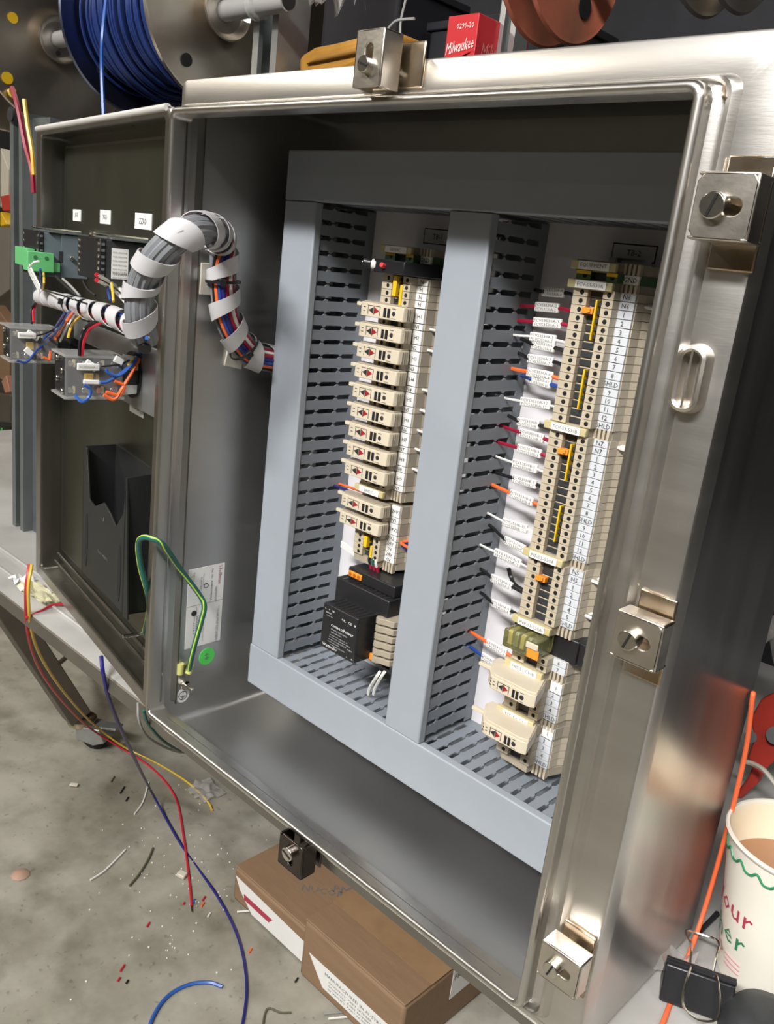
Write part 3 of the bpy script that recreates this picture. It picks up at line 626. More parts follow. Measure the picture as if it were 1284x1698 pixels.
jumper(CX1, -.0010, ztop4 + .0030, zbot4 + .0045, 'tall yellow jumper at the centre of the four blocks marked N and H', hw=.0022, y=YT - .003)
jumper(CX1, .0055, (ztop4 + zbot4) / 2 + .005, zbot4 - .003, 'shorter yellow jumper to the right of the tall one', hw=.0014)
Hm = [(696.5, 525), (693, 560), (688.5, 595), (684.5, 629), (679.5, 662.5), (674.5, 696), (668.8, 729.7), (664, 761), (660, 792.5)]
Nm = [(693, 543.6), (689, 576.6), (684.5, 612), (679.6, 645.5), (675.5, 678), (670, 711), (664, 745), (660.6, 776), (656, 807)]
zH = [zl(*p) for p in Hm]; 
# even spacing fitted through the measured marks
def fit(zs):
    n = len(zs); mx = (n - 1) / 2; my = sum(zs) / n; sl = sum((i - mx) * (z - my) for i, z in enumerate(zs)) / sum((i - mx) ** 2 for i in range(n)); return [my + sl * (i - mx) for i in range(n)], -sl
zH, pH = fit(zH); hn = .0056; hf = pH - hn
for i in range(9):
    fuse_block(CX1, zH[i], hf, 'fuse block with beige lever marked H%d, %s lever from the top' % (i + 1, ORDN[i]), GF, 'H%d' % (i + 1))
    terminal(CX1, zH[i] - hf / 2 - hn / 2, hn, 'narrow beige block marked N%d right below the %s fuse lever' % (i + 1, ORDN[i]), GL, 'N%d' % (i + 1))
zbr = zH[8] - hf / 2 - hn - .0052
bracket(CX1, zbr, '24VDC', 'end bracket labelled 24VDC below the H9 lever', h=.0100)
zq = zl(652.7, 848.5)
for i, (s, t_) in enumerate((('24V1', '0V1'), ('24V2', '0V2'))):
    z = zl(652.7, 847) if i == 0 else zl(648.5, 876)
    hh = (zl(652.7, 847) - zl(648.5, 876)) - hn
    fuse_block(CX1, z, hh, 'fuse lever marked %s, %s of the two under the 24VDC bracket' % (s, ('upper', 'lower')[i]), GF, s)
    terminal(CX1, z - hh / 2 - hn / 2, hn, 'narrow beige block marked %s under the %s lever below the 24VDC bracket' % (t_, ('upper', 'lower')[i]), GL, t_)
za4 = zl(648.5, 876) - hh / 2 - hn - .0028
for i, mk in enumerate(('24V', '0V', '24V', '0V')):
    terminal(CX1, za4 - .0054 * i, .0054, 'beige block marked %s, %s of the four above the black power supply' % (mk, ('top', 'second', 'third', 'bottom')[i]), GL, mk)
jumper(CX1, -.0015, za4 + .002, za4 - .0085, 'yellow jumper on the left half of the four bottom blocks of the left strip', hw=.0022, y=YT - .003)
jumper(CX1, .0052, za4 - .006, za4 - .0175, 'yellow jumper on the right half of the four bottom blocks of the left strip', hw=.0013)
eb = thing('end_stop', 'plain beige end stop under the bottom block marked 0V', 'end bracket', (CX1, YP - .008, za4 - .0275))
MB().prism([(CX1 + a, b, za4 - .0260) for a, b in ((-.0190, YT + .002), (.0125, YT + .002), (.0140, YM + .004), (.0270, YM + .004), (.0330, .168), (.0330, YP - .008), (-.0300, YP - .008), (-.0245, .149))], Z * .0068).build('stop_body', M_beiged, eb, smooth=False)
for k in range(4): MB().box(CX1 + .0135 + k * .0036, CX1 + .0156 + k * .0036, YM - .0004, YM + .0040, za4 - .0285, za4 - .0192).build('grip_rib', M_beige, eb, smooth=False)
# lower right strip: two large levers with four blocks each
GR = 'large fuse levers at the bottom of the right strip'
def lower_group(zfirst, zlast, zlev, tops, name_):
    zs = [zfirst + (zlast - zfirst) * i / 4 for i in range(5)]; p = (zfirst - zlast) / 4
    fuse_block(CX2, zs[0] + .0005, p + .0045, 'large beige fuse lever block, %s of the two at the bottom right' % name_, GR, '1', True)
    for i, mk in enumerate(('2', '3', '4', 'SHLD')):
        terminal(CX2, zs[i + 1], p, 'beige block marked %s, %s one below the %s large lever' % (mk, ORDN[i], name_), GA, mk, mtype='grey')
    return zs, p
za5, zb5 = zmark(919.5, 1141), zmark(910, 1189)
zs5, p5 = lower_group(za5, zb5, 0, 0, 'upper')
zb6 = zb5 - p5 / 2 - .0045
bracket(CX2, zb6, 'TIT-53-511', 'end bracket labelled TIT-53-511 between the two large levers', h=.0085)
zs6, p6 = lower_group(zmark(906, 1216), zmark(896.6, 1264.5), 0, 0, 'lower')
eb = thing('end_stop', 'plain beige end stop at the foot of the right strip', 'end bracket', (CX2, YP - .008, zs6[-1] - .0115))
MB().prism([(CX2 + a, b, zs6[-1] - p6 / 2 - .0078) for a, b in ((-.0150, YT + .004), (.0125, YT + .002), (.0140, YM + .004), (.0270, YM + .004), (.0330, .168), (.0330, YP - .008), (-.0300, YP - .008), (-.0245, .149))], Z * .0074).build('stop_body', M_beiged, eb, smooth=False)
for k in range(4): MB().box(CX2 + .0135 + k * .0036, CX2 + .0156 + k * .0036, YM - .0004, YM + .0040, zs6[-1] - p6 / 2 - .0095, zs6[-1] - p6 / 2 - .0004).build('grip_rib', M_beige, eb, smooth=False)

# ------------------------------------------------------------------ wires into the strips
def wire(name, label, col, pts, r=.0011, cat='wire', group=None, n=6, mt=None):
    t_ = thing(name, label, cat, min(pts, key=lambda p: V(p).z), group)
    MB().tube(smooth(pts, 6), r, n).build('wire_jacket', mt or W[col], t_)
    return t_
def labelled(col, s, la, lb, txt, i, sc3):
    k, ox, oy = sc3
    def cv(p): return p[0] / k + ox, p[1] / k + oy
    yl = 0.149
    S_ = P(*cv(s), 'x', 0.2660)
    if S_.y > .176 or S_.y < .115: S_ = V((0.2655, min(.176, max(.115, S_.y)), S_.z))
    A_, B_ = P(*cv(la), 'y', yl + .006), P(*cv(lb), 'y', yl + .003)
    E_ = V((CX2 - .0235, .1500, B_.z - .0012))
    if E_.x < B_.x + .001: E_.x = B_.x + .001
    S0 = S_ + V((-.012, .0, .001))
    d = (B_ - A_).normalized()
    t_ = wire('labelled_wire', '%s wire with white printed sleeve, %s from the top beside the right strip' % (col.replace('_', ' '), i), col, [S0, S_, A_, A_ + d * .004, B_, E_ + V((.003, 0, 0))], .0016 if col != 'white' else .0010, group='wires with printed sleeves')
    up = Z - d * Z.dot(d); up.normalize(); nn = up.cross(d)
    if nn.y > 0: nn = -nn
    sl = MB().obox((A_ + B_) / 2 + nn * .0002, d * ((B_ - A_).length / 2), up * .0036, nn * .0014).build('printed_sleeve', M_white, t_, bev=.0008)
    c_ = (A_ + B_) / 2 + nn * .0018; L = (B_ - A_).length
    text(txt, c_ + up * .0015, d, up, .0023, M_inkg, sl, width=L * .9); text(txt, c_ - up * .0016, d, up, .0023, M_inkg, sl, width=L * .85)
S3, S4, S5 = (4.7185, 840, 380), (4.468, 800, 700), (4.246, 760, 1000)
ORD = ['first', 'second', 'third', 'fourth', 'fifth', 'sixth', 'seventh', 'eighth', 'ninth', 'tenth', 'eleventh', 'twelfth', 'thirteenth', 'fourteenth', 'fifteenth', 'sixteenth', 'seventeenth', 'eighteenth', 'nineteenth', 'twentieth', 'twenty-first', 'twenty-second']
LW = [('black', (255, 480), (285, 488), (460, 500), 'FCV53530A-4', S3), ('dark_red', (130, 600), (230, 605), (415, 620), 'FCV53530A-2', S3), ('dark_red', (110, 715), (215, 725), (435, 742), 'FCV53530A-3', S3),
      ('white', (75, 830), (190, 838), (390, 868), 'FCV53530A-5', S3), ('black', (130, 862), (205, 900), (380, 930), 'FCV53530A-6', S3), ('black', (110, 975), (170, 1010), (370, 1040), 'FCV53530A-7', S3),
      ('orange', (60, 1095), (165, 1115), (365, 1155), 'FCV53530A-8', S3), ('blue', (140, 1150), (185, 1170), (350, 1215), 'FCV53530A-10', S3), ('white', (5, 1325), (115, 1345), (345, 1380), 'FCV53530A-12', S3),
      ('black', (30, 1465), (90, 1500), (260, 1535), 'FCV53530B', S3), ('dark_red', (5, 1555), (110, 1590), (295, 1640), 'FCV53530B-1', S3),
      ('dark_red', (140, 155), (265, 190), (440, 238), 'FCV53530B-3', S4), ('white', (120, 260), (230, 300), (410, 350), 'FCV53530B-5', S4), ('black', (120, 380), (230, 415), (405, 465), 'FCV53530B-7', S4),
      ('orange', (90, 470), (210, 525), (380, 595), 'FCV53530B-8', S4), ('white', (55, 680), (155, 735), (335, 795), 'FCV53530B-12', S4), ('black', (65, 770), (170, 870), (320, 945), 'FCV53530C', S4),
      ('white', (0, 915), (95, 960), (290, 1050), 'FIT53530A-1', S4), ('black', (0, 1095), (70, 1150), (225, 1220), 'FIT53530A-3', S4), ('black', (0, 1270), (75, 1335), (215, 1400), 'FIT53530A-4', S4),
      ('orange', (110, 215), (205, 275), (345, 355), 'CP53530C-1', S5), ('blue', (95, 315), (170, 370), (285, 440), 'CP53530C-2', S5)]
for i, (c_, s_, la, lb, tx, k_) in enumerate(LW): labelled(c_, s_, la, lb, tx, ORD[i], k_)
wire('loop_wire', 'black wire looping down behind the sleeves into the third right run', 'black', [P(800 + 195 / 4.468, 700 + 1080 / 4.468, 'y', .165), P(800 + 215 / 4.468, 700 + 1150 / 4.468, 'y', .166), P(800 + 250 / 4.468, 700 + 1210 / 4.468, 'y', .162), V((CX2 - .026, .160, P(800 + 280 / 4.468, 700 + 1240 / 4.468, 'y', .16).z))], .0018)
for i, (px, py) in enumerate(((1075, 510), (1030, 744), (975, 960), (970, 1020))):
    e_ = P(px, py, 'y', .158); s_ = V((CX2 + .0325, .1640, e_.z + .001))
    wire('jumper_wire', 'white wire leaving the right side of the right strip, %s of four' % ('topmost', 'second', 'third', 'lowest')[i], 'white', [s_, (s_ + e_) / 2 + V((0, .001, .0006)), e_, V((0.4425, .158, e_.z - .002))], .0014, group='white wires right of the right strip')
for i, (px, py) in enumerate(((708, 544), (706, 579), (697, 644), (694, 678), (688, 711), (685, 742), (681, 775))):
    e_ = P(px, py, 'y', .155); s_ = V((CX1 + .0320, .1660, e_.z + .001))
    wire('jumper_wire', 'white wire passing behind the middle duct, %s of seven from the top' % ORD[i], 'white', [s_, e_, V((0.2245, .153, e_.z - .003))], .0012, group='white wires right of the left strip')
for c_, dy, dz in (('orange', 0, 0), ('navy', .002, -.003)):
    e_ = P(667, 902, 'y', .150) + V((0, dy, dz)); wire('supply_wire', '%s wire leaving the left strip to the right near block 24V' % c_.replace('navy', 'blue'), c_, [V((CX1 + .0320, .160, e_.z + .002)), e_, V((0.2245, .150, e_.z - .003))], .0014)
for c_, px, py, px2, py2 in (('orange', 565, 803, 600, 815), ('navy', 557, 806, 590, 818)):
    a_, b_ = P(px, py, 'x', 0.0695), P(px2, py2, 'y', .155)
    wire('supply_wire', '%s wire leaving the left duct above the 24VDC bracket' % c_.replace('navy', 'blue'), c_, [a_ - X * .006, a_, b_, V((CX1 - .024, .157, b_.z - .003))], .0013)
tg = thing('wire_tag', 'white sleeve tag at the lower left of the left strip', 'tag', P(575, 905, 'y', .16))
a_, b_ = P(566, 902, 'y', .158), P(590, 918, 'y', .152)
MB().obox((a_ + b_) / 2, (b_ - a_) / 2, Z * .0035, Y * .0008).build('tag_sheet', M_white, tg, bev=.0004)
for i, (px, py, q_) in enumerate(((645, 535, 'H1'), (641, 568, 'H2'), (636, 602, 'H3'))):
    a_ = P(px, py, 'y', .150); w_ = thing('wire_tag', 'small white wire end seen under the %s lever' % q_, 'tag', a_)
    MB().box(CX1 - .0225, CX1 - .0165, .146, .1495, a_.z - .0022, a_.z + .0022).build('tag_sheet', M_white, w_, bev=.0003)
    w_.location = w_.location

# ------------------------------------------------------------------ power supply
fy = 0.0950; psx0, psx1 = 0.1400, 0.1865
psz0, psz1 = P(560, 1085, 'y', fy).z - .001, P(565, 1012, 'y', fy).z
ps = thing('power_supply', 'black rail power supply with printed face under the left strip', 'power supply', (0.163, YP, psz0))
MB().box(psx0, psx1, fy, .150, psz0, psz1).build('front_housing', M_blk, ps, bev=.0012)
MB().box(psx0 - .010, psx1 + .014, .118, YP - .0085, psz0 - .003, psz1 + .0175).build('body_housing', M_blk, ps, bev=.0012)
MB().box(psx0 - .003, psx1 + .012, .126, YP - .0085, psz1 + .0175, psz1 + .029).build('terminal_housing', M_blk, ps, bev=.0012)
mb = MB()
for k in range(11): MB().box(psx0 - .007 + k * .0060, psx0 - .0052 + k * .0060, .1195, .150, psz1 + .0172, psz1 + .0178).build('vent_slot', M_dark, ps, smooth=False)
for k in range(8): MB().box(psx0 + .003 + k * .0054, psx0 + .0048 + k * .0054, fy + .005, .116, psz1 - .0003, psz1 + .0003).build('vent_slot', M_dark, ps, smooth=False)
oc = MB().box(psx0 - .001, psx0 + .0165, .1240, .1262, psz1 + .0205, psz1 + .0262).build('orange_connector', M_org, ps, bev=.0008)
for k in range(3): q = V((psx0 + .0020 + k * .0056, .1240, psz1 + .0233)); MB().cyl(q, q - Y * .0003, .0019, 12).build('connector_screw', mat('orange_recess', (0.45, 0.12, 0.01), 0.5), oc)
MB().box(psx1 - .004, psx1 + .006, .1155, .118, psz0 - .001, psz0 + .006).build('orange_connector', M_org, ps, bev=.0008)
def pt_(s, fx, fz, h, wd, mt=M_white): text(s, (psx0 + (psx1 - psx0) * fx, fy - .0003, psz0 + (psz1 - psz0) * fz), X, Z, h, mt, ps, width=wd)
pt_('L   +   N', .20, .90, .0020, .012); pt_('INPUT', .18, .82, .0012, .007); pt_('100-240 VAC', .22, .76, .0010, .009, M_mark); pt_('UL  CE  8', .76, .82, .0022, .018)
pt_('connectPower', .60, .60, .0034, .030); pt_('CP M SNT 70W 24V 3A', .52, .50, .0014, .022, M_mark); pt_('8951340000', .45, .44, .0012, .014, M_mark)
for k, (fx, wd) in enumerate(((.52, .024), (.55, .028), (.50, .024), (.40, .016), (.52, .020))): pt_('OUTPUT 24VDC ADJUSTABLE'[:14 + k * 2], fx, .37 - .055 * k, .0010, wd, M_mark)
pt_('Weidmuller', .30, .10, .0030, .020); pt_('OUTPUT', .86, .24, .0012, .007); pt_('-   +', .88, .08, .0020, .009)
# beige stack beside the supply
tb_ = thing('end_stack', 'beige stack of open terminal housings right of the black power supply', 'terminal block', (CX1 + .035, YP - .01, psz0))
zt0, zt1 = psz0 + .0005, psz1 + .002
for k in range(6):
    zc = zt0 + (zt1 - zt0) * (k + .5) / 6; xo = .0035 * (k - 3) * .3
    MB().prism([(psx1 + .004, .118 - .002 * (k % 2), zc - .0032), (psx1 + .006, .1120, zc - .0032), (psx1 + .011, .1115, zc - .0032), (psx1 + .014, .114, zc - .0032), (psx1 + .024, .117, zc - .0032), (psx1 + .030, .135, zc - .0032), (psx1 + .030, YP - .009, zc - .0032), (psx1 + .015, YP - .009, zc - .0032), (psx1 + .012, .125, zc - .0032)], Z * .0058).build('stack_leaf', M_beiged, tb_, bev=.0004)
for k, (c_, c2_) in enumerate((('dark_red', 'black'), ('dark_red', 'green'), ('dark_red', 'white'))):
    xx = psx0 + .013 + k * .0045; w_ = wire('supply_lead', '%s lead with red tip into the power supply, %s of three' % (c2_, ORD[k]), c2_, [(xx, .140, psz1 + .031), (xx - .001, .137, psz1 + .040), (xx - .003, .145, psz1 + .052)], .0013)
    MB().cyl((xx, .1405, psz1 + .0288), (xx, .139, psz1 + .0345), .0018, 10).build('red_ferrule', W['dark_red'], w_)
for k in range(2):
    a_ = P(625 + 8 * k, 1122, 'y', .118); b_ = P(614 + 9 * k, 1140, 'y', .125)
    wire('output_lead', 'white lead dropping from the power supply into the bottom duct, %s one' % ('left', 'right')[k], 'white', [a_ + V((.002, .002, .006)), a_, b_, b_ + V((-.004, .003, -.010))], .0016)

# ------------------------------------------------------------------ big cable harness
def ribbon(mb, path, R_, pitch, wd, ph=0.0, th=.0007, s0=0, s1=None, n_per=18):
    fr = frames(path); L = [0]
    for i in range(1, len(path)): L.append(L[-1] + (path[i] - path[i - 1]).length)
    tot = L[-1]; s1 = tot if s1 is None else s1; n = int((s1 - s0) / pitch * n_per) + 1; prev = None; vs = []; fs = []
    def at(s):
        s = max(0, min(tot, s)); i = 0
        while i < len(L) - 2 and L[i + 1] < s: i += 1
        f = (s - L[i]) / max(1e-9, L[i + 1] - L[i]); a, b = fr[i], fr[i + 1]
        return a[0].lerp(b[0], f), a[1].lerp(b[1], f).normalized(), a[2].lerp(b[2], f).normalized(), a[3].lerp(b[3], f).normalized()
    for k in range(n):
        s = s0 + (s1 - s0) * k / max(1, n - 1); th_ = 2 * math.pi * (s - s0) / pitch + ph
        for e in (-wd / 2, wd / 2):
            p, t, a, b = at(s + e); rad = a * math.cos(th_) + b * math.sin(th_); vs.append(p + rad * R_); vs.append(p + rad * (R_ + th))
    for k in range(n - 1):
        o = 4 * k; fs += [(o + 1, o + 5, o + 7, o + 3), (o, o + 2, o + 6, o + 4), (o, o + 4, o + 5, o + 1), (o + 2, o + 3, o + 7, o + 6)]
    fs += [(0, 1, 3, 2), (4 * n - 4, 4 * n - 2, 4 * n - 1, 4 * n - 3)]
    mb.add(vs, fs); return mb
hp = [DP(240, 565, -.030), DP(231, 520, -.040), P(236, 470, 'y', -.045), P(262, 425, 'y', -.045), P(305, 388, 'y', -.032), P(345, 382, 'y', .000), P(366, 398, 'x', .017), P(370, 440, 'x', .0135), P(371, 485, 'x', .0135), P(378, 530, 'x', .0135), P(398, 567, 'x', .0135), P(428, 592, 'x', .0150), V((0.0185, .150, P(452, 606, 'x', .02).z)), V((0.030, .158, P(462, 612, 'x', .03).z))]
HP = smooth(hp, 10)
hn_ = thing('cable_harness', 'thick harness of grey cables in white spiral wrap arching from door to duct', 'cable harness', (0.0, -.03, .35))
fr = frames(HP)
RB = .0118
NF = len(fr); FA = []
for i in range(NF):                                    # angle that faces the aisle, unwrapped along the path
    p, t, a, b = fr[i]; v = (V((.68, -.43, .46)) - p).normalized(); th = math.atan2(v.dot(b), v.dot(a))
    while FA and th - FA[-1] > math.pi: th -= 2 * math.pi
    while FA and th - FA[-1] < -math.pi: th += 2 * math.pi
    FA.append(th)
def off_path(ang, rad):
    out = []
    for i, (p, t, a, b) in enumerate(fr):
        u = min(1, max(0, (i / NF - .36) / .2)); th = FA[i] + ang + math.pi * u * u * (3 - 2 * u); out.append(p + (a * math.cos(th) + b * math.sin(th)) * rad)
    return out
for k in range(6): MB().tube(off_path((k - 2.5) * .60, .0078), .0041, 8).build('cable', M_cab, hn_)
MB().tube(off_path(math.pi, .0010), .0052, 8).build('cable', M_cab, hn_)
for k, c_ in enumerate(('dark_red', 'white', 'dark_red', 'navy', 'blue', 'orange', 'black')):
    MB().tube(off_path(math.pi + (k - 3) * .36, .0093), .0021, 6).build('cable', W[c_], hn_)
mb = ribbon(MB(), HP, RB + .0024, .0300, .0130, ph=1.0, s0=.004); mb.build('spiral_wrap', M_wrap, hn_)
def tie(pts_i, parent, R_, fr_, wd=.0024):
    p, t, a, b = fr_[pts_i]; MB().lathe([(R_, -wd / 2), (R_ + .001, -wd / 2), (R_ + .001, wd / 2), (R_, wd / 2)], p, t, 24, True).build('cable_tie', M_blk, parent)
    v = (CAM - p).normalized(); v = (v - t * v.dot(t)).normalized(); MB().obox(p + v * (R_ + .002) , t * .003, v * .002, t.cross(v) * .003).build('tie_head', M_blk, parent, bev=.0004)
iT = min(range(len(HP)), key=lambda i: (HP[i] - P(371, 466, 'x', .0135)).length); tie(iT, hn_, RB + .0033, fr)
iT2 = min(range(len(HP)), key=lambda i: (HP[i] - P(405, 575, 'x', .0135)).length); tie(iT2, hn_, RB + .0033, fr)
for k, (px, py) in enumerate(((346, 463), (388, 592))):
    q = P(px, py, 'x', XW); m_ = thing('cable_mount', 'cream adhesive cable mount on the inner left wall, %s' % ('upper one', 'lower one under the harness bend')[k], 'cable mount', q)
    MB().obox(q + X * .0012, X * .0012, V((0, .010, -.002 * k)), V((0, .002 * k, .014 - .004 * k))).build('mount_pad', M_mount, m_, bev=.0006)
# sleeve at the lower end and its fan of wires
e0 = HP[0]
MB().cyl(e0 + V((0, 0, .003)), DP(240, 580, -.034), .0055, 12).build('black_sleeve', M_blk, hn_, bev=.0004)

# ------------------------------------------------------------------ door
dr = bpy.data.objects.new('door', None); C.objects.link(dr); dr.parent = enc; ORG[dr.name] = HO.copy(); dr.location = HO - ORG[enc.name]
dr['label'] = 'door swung open past flat'
DWD, DT, DB = 0.418, 0.5640, -0.0030
def dbox(u0, u1, w0, w1, z0, z1): return MB().obox(DW((u0 + u1) / 2, (w0 + w1) / 2, (z0 + z1) / 2), DU * ((u1 - u0) / 2), DN * ((w1 - w0) / 2), Z * ((z1 - z0) / 2))
def dring(st, close=False):
    mb = MB(); loft(mb, [(u0, u1, z0, z1, w_, r_) for (u0, u1, z0, z1, w_, r_) in st], close=close)
    mb.v = [DW(p.x, p.y, p.z) for p in mb.v]; return mb
U0 = .004
dring([(U0, DWD, DB, DT, .030, .006), (U0, DWD, DB, DT, .001, .006), (U0 + .001, DWD - .001, DB + .001, DT - .001, 0, .006), (U0 + .013, DWD - .019, DB + .013, DT - .006, 0.0, .005), (U0 + .014, DWD - .020, DB + .014, DT - .0065, .0010, .005), (U0 + .014, DWD - .020, DB + .014, DT - .0065, .0035, .005), (U0 + .008, DWD - .010, DB + .006, DT - .005, .0045, .005), (U0 + .003, DWD - .004, DB + .003, DT - .004, .0060, .005), (U0 + .003, DWD - .004, DB + .003, DT - .004, .030, .005)]).build('door_flange', M_door, dr)
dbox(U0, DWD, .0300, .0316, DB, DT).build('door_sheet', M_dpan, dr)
# raised panel inside with folded rims and the gasket channel
dring([(.030, DWD - .030, DB + .040, DT - .0150, .0300, .004), (.030, DWD - .030, DB + .040, DT - .0150, .0255, .004), (.033, DWD - .033, DB + .043, DT - .0180, .0250, .004)]).build('panel_rim', M_door, dr)
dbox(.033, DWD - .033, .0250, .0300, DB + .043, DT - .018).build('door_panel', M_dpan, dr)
for zz, ww in ((DB + .021, .0195), (DB + .031, .0235)): MB().tube([DW(U0 + .02, ww, zz), DW(DWD - .022, ww, zz)], .0022, 8).build('gasket_channel', M_door, dr)
MB().tube([DW(U0 + .012, .001, DT + .001), DW(DWD - .002, .001, DT + .001)], .0034, 12).build('drip_rail', M_hilite, dr); dbox(U0 + .012, DWD - .002, .001, .012, DT - .001, DT + .0022).build('drip_rail_web', M_hilite, dr)  # rail coloured pale to imitate the bright highlight along the door top
MB().cyl(DW(.002, .010, DB + .01), DW(.002, .010, DT - .01), .0045, 14).build('hinge_barrel', M_door, dr)
q = DP(228, 1052, .020); MB().cyl(q + DN * .008, q - DN * .016 , .0022, 12).build('door_ground_stud', M_screw, dr)
def dsticker(px, py, wpx, hpx, txt, label):
    u, z = DUZ(px, py, .0248); s_ = 1 / 1380.; hw, hh = wpx * .5 * s_ * 2.1, hpx * .5 * s_ * 1.0
    t_ = thing('name_sticker', label, 'sticker', DW(u, .0248, z)); dbox(u - hw, u + hw, .0243, .0250, z - hh, z + hh).build('sticker_sheet', M_paper, t_, bev=.0001)
    text(txt, DW(u, .0240, z), -DU, Z, hh * .75, M_inkg, t_)
dsticker(128, 357, 19, 18, 'JI-D', 'small white name sticker above the meters, left one of three'); dsticker(175, 360, 22, 20, 'YI-D', 'small white name sticker above the meters, middle one of three'); dsticker(238, 367, 29, 21, 'ZZI-D', 'small white name sticker above the meters, right one of three')
dsticker(227, 675, 26, 22, 'HS-D', 'small white name sticker below the lower selector switch')
# document pocket
pk = thing('document_pocket', 'dark plastic document pocket with slotted front inside the door', 'pocket', DW(.16, .02, .04))
wf = -.012
def duz(px, py): return DUZ(px, py, wf)
def cp1(x, y): return x / 2.7375, y / 2.7375 + 680
frp = [duz(*cp1(x, y)) for x, y in ((380, 162), (394, 172), (405, 405), (430, 437), (470, 420), (500, 470), (525, 530), (560, 470), (575, 310), (577, 955), (370, 722))]
MB().prism([DW(u, wf, z) for u, z in frp], DN * .002).build('pocket_front', M_pkt, pk, bev=.0004)
uL, zL = frp[0]; uR, zR = frp[8]; zBt = (frp[9][1] + frp[10][1]) / 2
MB().prism([DW(uR, wf, zR), DW(uR, .0245, zR + .004), DW(uR, .0245, frp[9][1]), DW(uR, wf, frp[9][1])], DU * .002).build('pocket_side', M_pkt, pk)
MB().prism([DW(uL - .002, wf, zL), DW(uL - .002, .0245, zL + .001), DW(uL - .002, .0245, zBt), DW(uL - .002, wf, zBt)], DU * .002).build('pocket_side', M_pkt, pk)
dbox(uR, uL, .0228, .0248, zBt, zL + .001).build('pocket_back', M_pkt, pk); dbox(uR, uL, wf, .0248, zBt - .001, zBt + .001).build('pocket_floor', M_pkt, pk)
for (x, y) in ((392, 590), (541, 740)):
    u, z = duz(*cp1(x, y)); vs = [DW(u + .0045 * math.cos(t * math.pi / 10), wf - .0004, z + .031 * math.sin(t * math.pi / 10)) for t in range(20)]; MB().prism(vs, DN * .0006).build('pocket_slot', M_dark, pk, smooth=False)
u, z = duz(*cp1(470, 620)); text('DOCUMENTS', DW(u, wf - .0006, z - .01), -DU, Z, .003, M_inkg, pk, width=.03); text('A', DW(u, wf - .0006, z + .03), -DU, Z, .005, M_inkg, pk)
# panel meters: rear faces look down the aisle, their right sides run back to the door ------
WM = -.030
def SP(px, py, u):                                      # pixel to (w, z) on the plane u = const of the door
    v = ray(px, py); p0 = HO + DU * u; q = CAM + v * (DU.dot(p0 - CAM) / DU.dot(v)); return (q - HO).dot(DN), q.z
def SQ(px, py, u): w_, z_ = SP(px, py, u); return DW(u, w_, z_)
def meter(label, pxl, pxr, yt, yb, case):
    ul, ur = DUZ(pxl, yt, WM)[0], DUZ(pxr, yt, WM)[0]; zt = DUZ(pxr, yt + 3, WM)[1]; zb = DUZ(pxr, yb, WM)[1]
    t_ = thing('panel_meter', label, 'meter', DW((ul + ur) / 2, .02, zb))
    dbox(ur, ul, WM, WM + .006, zb, zt).build('terminal_row', M_blk, t_, bev=.0008); dbox(ur + .0008, ul - .0008, WM + .006, .0245, zb + .0006, zt - .0006).build('meter_case', case, t_, bev=.0008)
    for k in range(6):
        for uu in (ur + .003, ul - .003): q = DW(uu, WM, zt - .005 - k * (zt - zb - .010) / 5); MB().cyl(q, q - DN * .0010, .0017, 8).build('terminal_screw', M_screw, t_)
    for k in range(6): q = DW(ur, WM + .003, zt - .005 - k * (zt - zb - .010) / 5); MB().obox(q - DU * .0004, DU * .0006, DN * .0014, Z * .0012).build('terminal_clip', M_post, t_)
    return t_, ul, ur, zt, zb
pm, aL, aR, aT, aB = meter('blue-grey sided panel meter with green plug on the door, left one', 38, 64, 380, 458, M_blgrey)
w0_, _ = SP(101, 420, aR); dbox(aR - .0012, aR + .004, w0_, .0245, aB + .001, aT - .001).build('side_bracket', M_blgrey, pm, bev=.0004)
q = SQ(118, 428, aR - .0012); MB().cyl(q, q - DU * .005, .0024, 10).build('fixing_screw', M_screw, pm, bev=.0004); q = SQ(101, 426, aR - .0012); MB().obox(q, DU * .0005, DN * .0022, Z * .006).build('release_hook', M_ink, pm, bev=.0003)
pm2, bL, bR, bT, bB = meter('black sided panel meter with white rating label on the door, right one', 130, 166, 392, 466, M_blk2)
wa_, za_ = SP(186, 411, bR - .0004); wb_, zb_ = SP(214, 411, bR - .0004); _, zc_ = SP(186, 462, bR - .0004)
rt = dbox(bR + .0001, bR + .0006, wa_, wb_, zc_, za_).build('rating_label', M_paper, pm2)
text('YOKOGAWA', DW(bR - .0002, (wa_ + wb_) / 2, zc_ + .005), DN, Z, .0045, M_inkg, rt, width=(wb_ - wa_) * .92)
for k in range(7): text('MODEL UM33A POWER', DW(bR - .0002, (wa_ + wb_) / 2, za_ - .004 - k * .0038), DN, Z, .0016, M_inkg, rt, width=(wb_ - wa_) * .85)
gb = thing('green_plug', 'green screw plug in two stepped halves on the rear of the left panel meter', 'connector', DW(aR, WM, aB))
zg = DUZ(52, 413, WM - .008)[1]; dbox(aR + .010, aL - .004, WM - .010, WM - .0012, zg - .020, zg).build('plug_half', M_green, gb, bev=.0006)
zg = SP(75, 419, aR - .010)[1]; dbox(aR - .010, aR + .009, WM - .014, WM + .014, zg - .021, zg).build('plug_half', M_green, gb, bev=.0006); dbox(aR - .006, aR - .0014, WM + .0142, WM + .022, zg - .020, zg - .010).build('plug_lug', M_green, gb, bev=.0004)
for k in range(2): q = DW(aR - .010, WM - .006 + k * .012, zg - .006); MB().cyl(q, q - DU * .0004, .0022, 10).build('plug_screw', mat('dark_green_recess', (.03, .16, .05), .5), gb)
tg = thing('wire_tag', 'white printed tag hanging below the green plug', 'tag', DP(60, 478, WM - .018))
a_, b_ = DP(48, 444, WM - .016), DP(66, 480, WM - .018); d = (b_ - a_).normalized(); sd = d.cross(DN).normalized()
